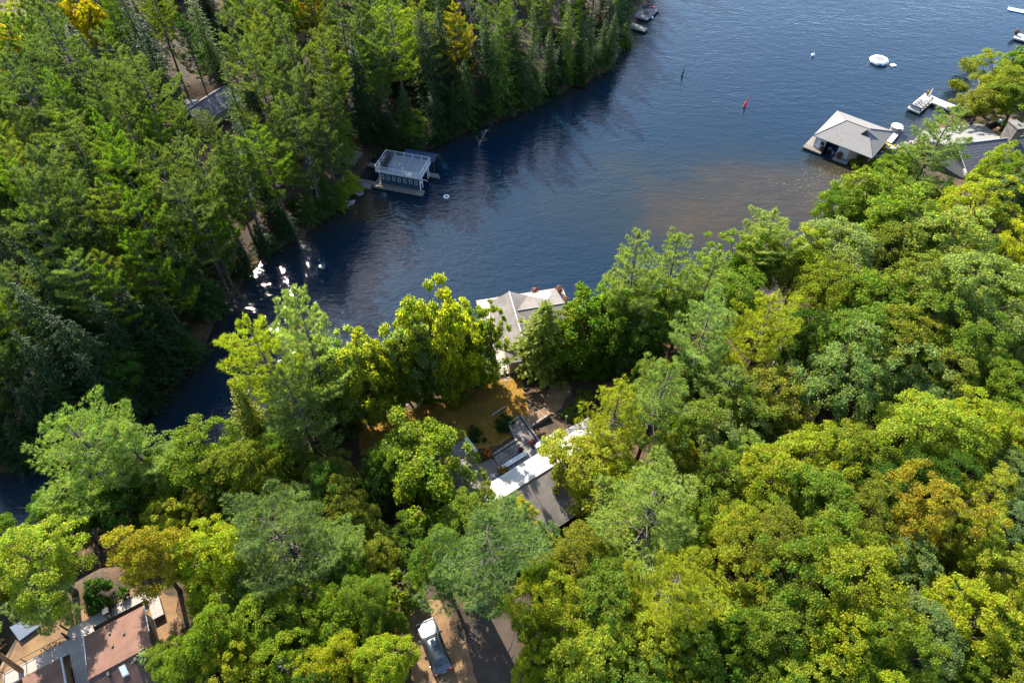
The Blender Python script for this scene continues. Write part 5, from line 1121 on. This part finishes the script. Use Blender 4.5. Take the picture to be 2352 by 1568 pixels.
# near bank: the broadleaf canopy on the right
CAN = [(1995,462,76,'g'),(2070,520,80,'g'),(1945,500,50,'m'),(2250,485,68,'y'),(2315,425,50,'m'),(2335,455,52,'b'),(2285,392,46,'y'),(1935,592,74,'p'),(1850,600,62,'y'),(1750,590,60,'g'),(1700,625,54,'g'),(2050,600,70,'o'),(2190,572,84,'p'),(2295,585,60,'y'),
 (1680,700,60,'m'),(1900,690,74,'o'),(2010,702,80,'g'),(2110,690,80,'o'),(2225,682,88,'p'),(2325,690,60,'g'),(1960,780,80,'m'),(2080,800,80,'o'),(2190,792,80,'g'),(2300,772,62,'p'),
 (1925,885,92,'b'),(2050,862,70,'p'),(2105,935,62,'b'),(2180,882,70,'o'),(2290,902,62,'g'),(1790,935,70,'o'),(1690,962,74,'g'),(1650,1005,68,'p'),(2125,1010,88,'y'),(2240,985,78,'y'),(2325,1000,60,'y'),
 (1850,1062,80,'y'),(1960,1052,70,'o'),(1650,1112,78,'g'),(1760,1122,80,'y'),(2050,1122,60,'d'),(2130,1172,84,'r'),(2250,1152,62,'y'),(2320,1122,60,'b'),(1880,1162,80,'g'),(1980,1192,70,'o'),(2222,1232,70,'y'),(2312,1222,60,'b'),
 (1720,1212,70,'g'),(1772,1282,80,'o'),(1900,1272,82,'g'),(2010,1292,60,'y'),(2080,1292,62,'b'),(2130,1260,46,'o'),(2282,1332,72,'y'),(2335,1402,60,'y'),(1700,1352,70,'y'),(1822,1372,90,'g'),(1950,1362,90,'y'),(2072,1402,62,'b'),(2152,1362,56,'p'),(2205,1425,80,'y'),(2305,1482,70,'g'),
 (1682,1452,70,'m'),(1782,1472,80,'g'),(1902,1472,80,'y'),(2032,1492,80,'g'),(2132,1472,70,'b'),(2232,1532,62,'g'),(1852,1552,70,'y'),(1962,1562,70,'g'),(1732,1552,60,'g'),(2082,1562,62,'p'),
 (1302,1312,66,'o'),(1372,1252,52,'o'),(1285,1402,76,'y'),(1382,1422,80,'g'),(1482,1482,70,'y'),(1262,1502,54,'g'),(1352,1522,80,'y'),(1462,1552,70,'g'),(1582,1502,70,'g'),(1552,1562,60,'y'),(1622,1422,60,'d'),(1850,800,66,'d'),(1600,900,60,'d'),(1580,1010,56,'m'),(1600,1210,56,'m'),(1480,1380,60,'g'),(1550,1440,50,'m'),
 (1240,1330,34,'m'),(1170,1280,36,'m'),(1228,1440,34,'g'),(1222,1535,44,'y')]
for u, v, r_, c in CAN: broad(u, v, r_, c)
conifer('pine', 1795, 688, 19, 3.9, 'y', 'yellow-green pine with a dark broken trunk amid the right canopy', k=2); conifer('pine', 1638, 700, 19, 3.6, 'p', 'pale hazy pine left of the dark-trunked pine'); conifer('pine', 1660, 850, 15, 3.2, 'p')
conifer('pine', 2196, 250, 19, 4.2, 'p', 'tall pine in front of the grey roofed cottage at the right', k=1); conifer('pine', 2110, 420, 12, 2.6, 'p'); conifer('pine', 2100, 375, 9, 2.2, 'm')
broad(2306, 188, 54, 'y', 11, 'maple', 'big golden-green tree on the point at the upper right'); broad(2362, 170, 34, 'y', 9); broad(2345, 230, 50, 'g', 10); broad(2260, 235, 36, 'o', 8)
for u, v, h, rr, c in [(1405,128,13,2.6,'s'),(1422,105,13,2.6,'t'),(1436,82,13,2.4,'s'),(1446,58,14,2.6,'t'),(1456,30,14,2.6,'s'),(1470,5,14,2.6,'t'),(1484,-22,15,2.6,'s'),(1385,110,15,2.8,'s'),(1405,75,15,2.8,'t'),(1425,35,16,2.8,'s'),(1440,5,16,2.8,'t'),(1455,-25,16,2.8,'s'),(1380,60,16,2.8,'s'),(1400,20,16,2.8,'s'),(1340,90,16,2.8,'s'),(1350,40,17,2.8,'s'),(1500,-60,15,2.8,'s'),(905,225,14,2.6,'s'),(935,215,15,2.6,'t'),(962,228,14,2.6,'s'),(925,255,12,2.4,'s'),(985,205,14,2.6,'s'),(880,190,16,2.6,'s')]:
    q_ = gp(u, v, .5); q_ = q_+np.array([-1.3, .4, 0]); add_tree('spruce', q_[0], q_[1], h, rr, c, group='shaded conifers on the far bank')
# far bank: recognisable conifers (tip u, v, height, radius, colour)
for u, v, h, rr, c in [(100,8,25,4.6,'q'),(36,140,24,3.8,'q'),(140,262,23,4.2,'w'),(231,66,22,3.2,'q'),(296,122,23,3.8,'q'),(206,178,22,3.2,'q'),(256,225,22,3.0,'q'),(336,308,24,3.8,'q'),(456,318,22,3.2,'q'),(462,243,13,2.0,'q'),(75,355,24,3.4,'q'),(16,320,22,3.4,'w'),
   (576,108,23,3.6,'q'),(675,212,25,4.2,'q'),(645,108,22,3.0,'q'),(524,18,22,3.2,'q'),(568,36,22,3.0,'w'),(590,-10,22,3,'q'),(655,14,22,3.0,'q'),(765,-25,24,3.6,'q'),(900,-2,24,3.8,'g'),(850,-20,22,3.2,'q'),(1056,8,20,2.8,'r'),(240,566,19,2.8,'w'),(140,590,20,2.8,'b'),(300,550,20,3,'m'),
   (400,400,22,3.2,'q'),(520,330,22,3.2,'q'),(590,300,22,3.2,'m'),(150,430,22,3.4,'q'),(230,420,22,3.2,'w'),(40,480,22,3.4,'q'),(300,450,22,3.2,'m'),(740,300,20,3.2,'q'),(450,470,20,3.0,'m')]:
    conifer('pine', u, v, h, rr*1.18, c, group='pines on the far bank', far=True)
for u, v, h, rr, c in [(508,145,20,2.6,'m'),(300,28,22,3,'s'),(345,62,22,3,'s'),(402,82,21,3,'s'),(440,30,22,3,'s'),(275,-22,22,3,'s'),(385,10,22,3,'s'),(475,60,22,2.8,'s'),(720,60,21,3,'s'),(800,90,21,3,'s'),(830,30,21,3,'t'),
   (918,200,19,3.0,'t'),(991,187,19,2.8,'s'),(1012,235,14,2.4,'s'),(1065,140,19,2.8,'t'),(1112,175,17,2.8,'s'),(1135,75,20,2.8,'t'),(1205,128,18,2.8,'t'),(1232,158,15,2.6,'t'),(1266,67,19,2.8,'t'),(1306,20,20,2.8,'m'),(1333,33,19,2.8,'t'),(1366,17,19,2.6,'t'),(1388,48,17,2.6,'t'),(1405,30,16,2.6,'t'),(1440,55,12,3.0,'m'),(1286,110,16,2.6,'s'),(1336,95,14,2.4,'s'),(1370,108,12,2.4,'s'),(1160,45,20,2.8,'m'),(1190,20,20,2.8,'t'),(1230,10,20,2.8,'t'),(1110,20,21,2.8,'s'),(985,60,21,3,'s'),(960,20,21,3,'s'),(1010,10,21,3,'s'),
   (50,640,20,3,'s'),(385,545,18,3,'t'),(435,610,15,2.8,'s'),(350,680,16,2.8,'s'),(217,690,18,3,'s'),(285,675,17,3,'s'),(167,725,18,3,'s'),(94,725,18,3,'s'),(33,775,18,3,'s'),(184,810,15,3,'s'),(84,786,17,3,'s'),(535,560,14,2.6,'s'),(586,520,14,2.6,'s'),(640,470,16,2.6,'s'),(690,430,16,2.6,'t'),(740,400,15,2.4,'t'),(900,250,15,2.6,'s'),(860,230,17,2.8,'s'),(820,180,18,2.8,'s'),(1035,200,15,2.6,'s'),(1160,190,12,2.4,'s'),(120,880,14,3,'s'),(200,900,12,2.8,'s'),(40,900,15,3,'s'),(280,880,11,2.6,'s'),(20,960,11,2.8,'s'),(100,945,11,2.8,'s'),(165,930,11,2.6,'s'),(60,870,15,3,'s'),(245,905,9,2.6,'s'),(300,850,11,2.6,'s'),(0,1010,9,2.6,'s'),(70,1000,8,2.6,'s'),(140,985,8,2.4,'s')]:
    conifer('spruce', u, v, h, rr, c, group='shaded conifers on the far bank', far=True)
for u, v, h, rr, c, lab in [(476,655,9,2.3,'t',None),(412,766,9,2.5,'t','round dark cedar bulging over the channel'),(331,790,9,2.6,'s',None),(612,545,9,2.2,'t',None),(800,395,9,2.2,'y','sunlit yellow-green cedar at the water left of the blue boathouse'),(770,420,9,2.2,'m',None),(725,460,8,2.0,'t',None),(1440,90,7,2.4,'t',None),(945,260,9,2.2,'t',None),(1000,290,6,2.0,'s',None),(1085,250,7,2.2,'s',None),(1260,190,6,2.2,'s',None),(1330,150,6,2.2,'s',None)]:
    conifer('cedar', u, v, h, rr, c, lab, far=True)
conifer('pine', 458, 258, 10, 1.9, 'q', 'young pine in front of the slate roofed far cottage', far=True); conifer('spruce', 512, 150, 18, 2.4, 'm', 'narrow conifer at the right end of the slate roofed cottage', far=True); conifer('pine', 405, 240, 12, 2.4, 'q', 'short pine at the left gable of the slate roofed cottage', far=True)
broad(195, 22, 42, 'Y', 15, label='golden yellow maple among pines at the top left', far=True); broad(215, 62, 26, 'Y', 14, far=True); broad(25, 118, 34, 'Y', 14, label='yellow maple at the left edge above the pines', far=True); broad(705, 28, 34, 'Y', 15, far=True); broad(1032, 88, 40, 'g', 15, label='bright green maple glowing among the dark far bank conifers', far=True); broad(252, 850, 60, 'd', 11, far=True); broad(950, 285, 28, 'g', 8, label='small fresh green maple above the blue boathouse canopy', far=True); broad(60, 60, 40, 'y', 15, far=True); broad(950, 90, 36, 'y', 15, far=True); broad(170, 1000, 40, 'd', 8, far=True)

# forest fill: keep clearings, roofs and open water in sight
KEEP = [np.array(q, float) for q in (
 [(1555,-20),(1480,60),(1450,100),(1420,150),(1230,250),(1060,315),(1000,350),(985,335),(870,335),(800,345),(800,400),(840,440),(800,490),(700,560),(620,620),(560,650),(500,750),(420,870),(370,960),(430,985),(490,980),(500,850),(530,720),(620,660),(720,700),(770,760),(920,770),(1000,660),(1110,690),(1300,665),(1390,650),(1420,560),(1600,560),(1700,550),(1850,520),(1890,510),(1880,440),(1990,380),(2100,330),(2120,260),(2230,140),(2352,90),(2400,-20)],
 [(820,990),(900,935),(1010,880),(1110,850),(1110,690),(1310,660),(1330,830),(1460,850),(1460,910),(1370,960),(1370,1000),(1290,1010),(1330,1100),(1330,1190),(1240,1240),(1110,1130),(1080,1020),(1000,950),(930,1010)],
 [(0,1430),(100,1400),(330,1330),(400,1380),(410,1720),(0,1720)], [(930,1390),(1020,1390),(1140,1370),(1240,1360),(1250,1720),(960,1720)],
 [(380,180),(510,180),(530,260),(430,290),(380,260)], [(2090,290),(2352,255),(2352,390),(2270,370),(2200,330),(2100,330)], [(1330,1170),(1240,1240),(1300,1300),(1420,1200)])]
def hides(x, y, z, h, rad):
    for dz, dx in ((1.0, 0), (.9, -.6), (.9, .6), (.7, -1), (.7, 1), (.7, 0), (.4, 0), (.4, -.9), (.4, .9)):
        u, v, w = proj((x+dx*rad, y, z+dz*h))
        for K in KEEP:
            if inside([(u, v)], K)[0]: return True
    return False
def fill(n, poly, mix, gapf, lo, hi, seed, group):
    r = np.random.default_rng(seed); done = 0; tries = 0
    while done < n and tries < n*60:
        tries += 1; u = r.uniform(-130, 2480); v = r.uniform(-200, 1700)
        p = march(u, v, 5.0); x, y = p[0], p[1]
        if not inside([(x, y)], poly)[0] or dist([(x, y)], NEAR)[0] < 1.5 or dist([(x, y)], FAR)[0] < 1.0: continue
        kind, hh, rad, cs = mix[int(r.integers(len(mix)))]; h = hh*r.uniform(.85, 1.15); rad *= r.uniform(.85, 1.15)
        T_ = np.array(TREES); 
        if (np.hypot(T_[:, 0]-x, T_[:, 1]-y) < gapf*(rad+T_[:, 2])).any(): continue
        if hides(x, y, hgrid(x, y), h, rad): continue
        if add_tree(kind, x, y, h, rad, cs[int(r.integers(len(cs)))], group=group): done += 1
    return done
n1 = fill(210, FAR_POLY, [('pine', 21, 3.2, 'qqmw'), ('spruce', 18, 2.7, 'sstm'), ('pine', 19, 3.0, 'mqt')], .46, 0, 0, 21, 'pines and conifers on the far bank')
n2 = fill(100, NEAR_POLY, [('maple', 10.5, 3.0, 'gmoydp'), ('maple', 9, 2.6, 'gmody'), ('full', 7.5, 2.6, 'gyom')], .46, 0, 0, 22, 'smaller broadleaf trees under the canopy')
n3 = fill(60, NEAR_POLY, [('bush', 2.4, 1.6, 'gmdoy'), ('bush', 2.0, 1.5, 'mdo')], .35, 0, 0, 23, 'bushes under the trees')
n4 = fill(75, FAR_POLY, [('bush', 2.4, 1.6, 'std'), ('cedar', 6, 1.7, 'st')], .40, 0, 0, 24, 'bushes and small conifers on the far bank')

# ------------------------------------------------------------------ shrubs, rocks, dead wood, lily pads
for u, v, z, h, rad, c, lab in [(2035, 330, .6, 1.0, 1.5, 'Y', 'bright yellow flowering shrub by the pale rocks right of the hip roofed boathouse'), (1985, 372, .8, 2.2, 1.8, 'o', 'bronze juniper bush at the corner of the hip roofed boathouse'), (1350, 915, 2.2, 1.2, 1.3, 'o', 'low olive shrub right of the stone steps'), (1310, 945, 2.6, 1.0, 1.2, 'm', 'low green shrub beside the porch lamp post'),
      (1155, 975, 2.6, 1.6, 1.0, 'd', 'dark clipped shrub at the left side of the flagstone path'), (1090, 990, 2.6, 1.0, .9, 'd', 'dark low shrub on the shaded lawn'), (900, 905, 1, 2.0, 1.2, 'o', 'olive shrub at the golden shore'), (950, 890, 1, 1.8, 1.2, 'd', 'dark shrub at the golden shore between two pines'), (240, 1370, 11, 2.4, 1.3, 'd', 'dark shrub above the cottage deck at the lower left'),
      (2255, 305, 3, .9, 1.0, 'y', 'pale green shrub by the gravel yard wall'), (2240, 330, 3, .8, .8, 'Y', 'yellow shrub left of the gravel yard'), (2222, 272, 1.5, 1.6, 1.4, 'y', 'bushy green shrub at the landward end of the white dock'), (2205, 285, 1.5, 1.4, 1.3, 'p', 'pale shrub between white dock and grey roofed cottage'), (2245, 258, 1.5, 1.8, 1.5, 'o', 'olive shrub under the big tree on the point'), (2120, 345, 1.5, 1.5, 1.6, 'y', 'yellow-green shrub behind the pale boulders'), (2075, 362, 1.5, 1.6, 1.7, 'p', 'pale shrub on the rocky right shore'), (2030, 395, 1.5, 2.4, 2.0, 'p', 'soft pale shrub below the bronze juniper')]:
    p = gp(u, v, z); add_tree('bush', p[0], p[1], h, rad, c, lab, group='shrubs near the buildings')
rk_me = []
for k in range(4):
    V, F = [], []; n = 8
    m_ = MB(); pr_ = [(.25, -.35), (.8, -.3), (1.0, 0), (.85, .35), (.45, .55)]
    for r_, z_ in pr_:
        for j in range(n):
            a = 6.2832*j/n; q = 1+rng.normal()*.14; m_.v.append((r_*q*math.cos(a), r_*q*math.sin(a)*.75, z_*.8+rng.normal()*.05))
    for i in range(len(pr_)-1):
        for j in range(n): m_.f.append((i*n+j, i*n+(j+1) % n, (i+1)*n+(j+1) % n, (i+1)*n+j))
    m_.f.append(tuple(range((len(pr_)-1)*n, len(pr_)*n))); me = m_.mesh('boulder'); me.materials.append(M['boulder']); rk_me.append(me)
def boulders(pts, n, s0, s1, label, group, z=.1, jit=.8):
    P = [gp(u, v, z)[:2] for u, v in pts]
    for i in range(n):
        k = int(rng.integers(len(P)-1)); t = rng.random(); q = P[k]+(P[k+1]-P[k])*t+rng.normal(size=2)*jit*.5
        o = bpy.data.objects.new('boulder', rk_me[int(rng.integers(4))]); col.objects.link(o); s = rng.uniform(s0, s1)
        o.location = (q[0], q[1], max(-.05, hgrid(*q))+s*.12); o.scale = (s, s, s*rng.uniform(.6, 1)); o.rotation_euler = (0, 0, rng.uniform(0, 6.28)); tag(o, label, 'rock', group)
boulders([(805, 975), (850, 955), (900, 935), (960, 912), (1020, 892), (1080, 876), (1130, 866)], 46, .16, .42, 'small grey shore stone along the golden lawn', 'stones along the golden lawn')
boulders([(2010, 365), (2040, 345), (2080, 335), (2110, 325)], 16, .3, .8, 'pale boulder by the yellow shrub at the right shore', 'pale boulders at the right shore')
boulders([(2215, 250), (2240, 225), (2262, 195), (2285, 180)], 16, .3, .7, 'grey boulder under the leaning trees on the point', 'boulders on the point')
boulders([(785, 475), (800, 465), (825, 440)], 9, .4, .9, 'purplish shaded boulder at the water left of the blue boathouse', 'boulders left of the blue boathouse')
boulders([(1145, 862), (1165, 868), (1185, 862)], 10, .15, .35, 'small stone at the foot of the central boathouse wall', 'stones under the central boathouse')
boulders([(2160, 450), (2180, 440), (2190, 460)], 6, .5, 1.0, 'pale stone outcrop among trees below the right pine', 'stone outcrop at the right', 3, 1.2)
# leaning and dead trees
def lean_trunk(name, a, b, r0, mat, label, cat='tree', twigs=14, crown=None, rad=1.5):
    t = thing(name, label, cat, tuple(a)); d = np.array(b)-np.array(a); L = np.linalg.norm(d); m_ = MB()
    pts = [d*s+np.array([0, 0, .25*math.sin(3.14*s)]) for s in np.linspace(0, 1, 7)]; m_.tube(pts, [r0*(1-.8*s) for s in np.linspace(0, 1, 7)], 6)
    for _ in range(twigs):
        s = rng.uniform(.25, .98); b0 = d*s; e = b0+rng.normal(size=3)*[.8, .8, .5]; m_.tube([b0, (b0+e)/2+rng.normal(size=3)*.1, e], [.035, .02, .008], 4, False)
    m_.out('trunk', M[mat], t)
    if crown:
        n = 2600; s = rng.uniform(.5, 1.06, n); wd = rad*np.sin(np.clip((s-.42)/.66, 0, 1)*3.05)**.7
        q = d[None, :]*s[:, None]+rdir(n)*(rng.uniform(0, 1, n)**.5*wd)[:, None]*[1, 1, .75]; q[:, 2] += .3+.25*rng.random(n)
        me = mesh_np('crown', *leaf_quads(q, rdir(n)+np.array([0, 0, .5]), .22*rng.uniform(.5, 1.4, n))); me.materials.append(M['spruce_needle']); o = link('crown', me, None, t); o.color = (*COL[crown][0], 1)
    return t
lean_trunk('leaning_cedar', (*gp(2250, 190, .6)[:2], .6), (*gp(2212, 150, 1.2)[:2], 1.6), .14, 'dead_wood', 'pale bent cedar leaning far over the water on the point', 'tree', 26, 'o', 2.0)
lean_trunk('leaning_cedar', (*gp(2245, 222, .6)[:2], .5), (*gp(2185, 196, .8)[:2], .9), .14, 'dead_wood', 'low fallen cedar with brush reaching towards the white dock', 'tree', 44, 'o', 1.5)
lean_trunk('fallen_tree', (*gp(2250, 235, .4)[:2], .5), (*gp(2195, 222, .1)[:2], .1), .09, 'dead_wood', 'grey dead brush lying in the water beside the white dock', 'tree', 40)
lean_trunk('fallen_tree', (*gp(1100, 268, .6)[:2], .8), (*gp(1128, 288, .1)[:2], .05), .07, 'twig', 'dead tree fallen into the dark water on the far bank', 'tree', 16)
def snag(u, v, z, h, label, spread=.3, n=16, tilt=(0, 0), wood='dead_wood'):
    p = gp(u, v, z); t = thing('dead_tree', label, 'tree', (p[0], p[1], hgrid(p[0], p[1])-.1)); t.rotation_euler = (*tilt, 0); me = bare(h, n, spread); me.materials.append(M[wood]); link('trunk', me, None, t)
snag(275, 850, 2, 8, 'bleached white snag among the dark trees above the channel', .12, 5); snag(1085, 120, 5, 17, 'bare dead conifer with brown limbs on the far bank', .3, 40); snag(1090, 320, .8, 7, 'thin dead branches at the far bank waterline', .3, 14, (R(20), R(25)))
snag(735, 470, 2, 13, 'dead lower trunk with drooping bare limbs by the far shore', .3, 40); snag(1025, 1590, 11, 6.5, 'bare branching sapling in front of the black car', .5, 22, (R(5), R(-12)), 'twig'); snag(985, 1400, 11, 5.5, 'bare twisted branches above the black car bonnet', .45, 12, (R(-25), R(-30)), 'twig')
snag(690, 1560, 11, 11, 'dead bare crown among the bottom left broadleaf trees', .4, 36); snag(1755, 880, 5, 12, 'broken dead limbs under the yellow-green pine', .35, 24)
lg = MB().tube([(0, 0, .1), (2.2, .3, .12)], [.13, .10], 7); tag(lg.out('log', M['dead_wood'], None, (*gp(1130, 946, 2.2)[:2], hgrid(*gp(1130, 946, 2.2)[:2])+.05), 30), 'short grey log lying on the shaded lawn', 'log')
# lily pads
V, F = [], []
for cu_, cv_, n, sp in ((1880, 395, 60, 2.6), (1925, 405, 50, 2.0), (1850, 425, 40, 3.0), (1890, 455, 60, 2.5), (1905, 500, 30, 1.2), (1960, 395, 40, 1.6), (1800, 425, 18, 2.5)):
    c = gp(cu_, cv_)[:2]
    for _ in range(n):
        q = c+rng.normal(size=2)*sp*.5; r_ = rng.uniform(.05, .11); b0 = len(V); V += [(q[0]+r_*math.cos(a), q[1]+r_*math.sin(a), .014) for a in np.linspace(0, 5.7, 8)]; F.append(tuple(range(b0, b0+8)))
me = bpy.data.meshes.new('lily_pads'); me.from_pydata([tuple(map(float, v)) for v in V], [], F); me.update(); tag(link('lily_pads', me, M['lily']), 'scattered yellow-green lily pads below the hip roofed boathouse', 'lily pads', None, 'stuff')
print('TREES', len(TREES), n1, n2, n3, n4)
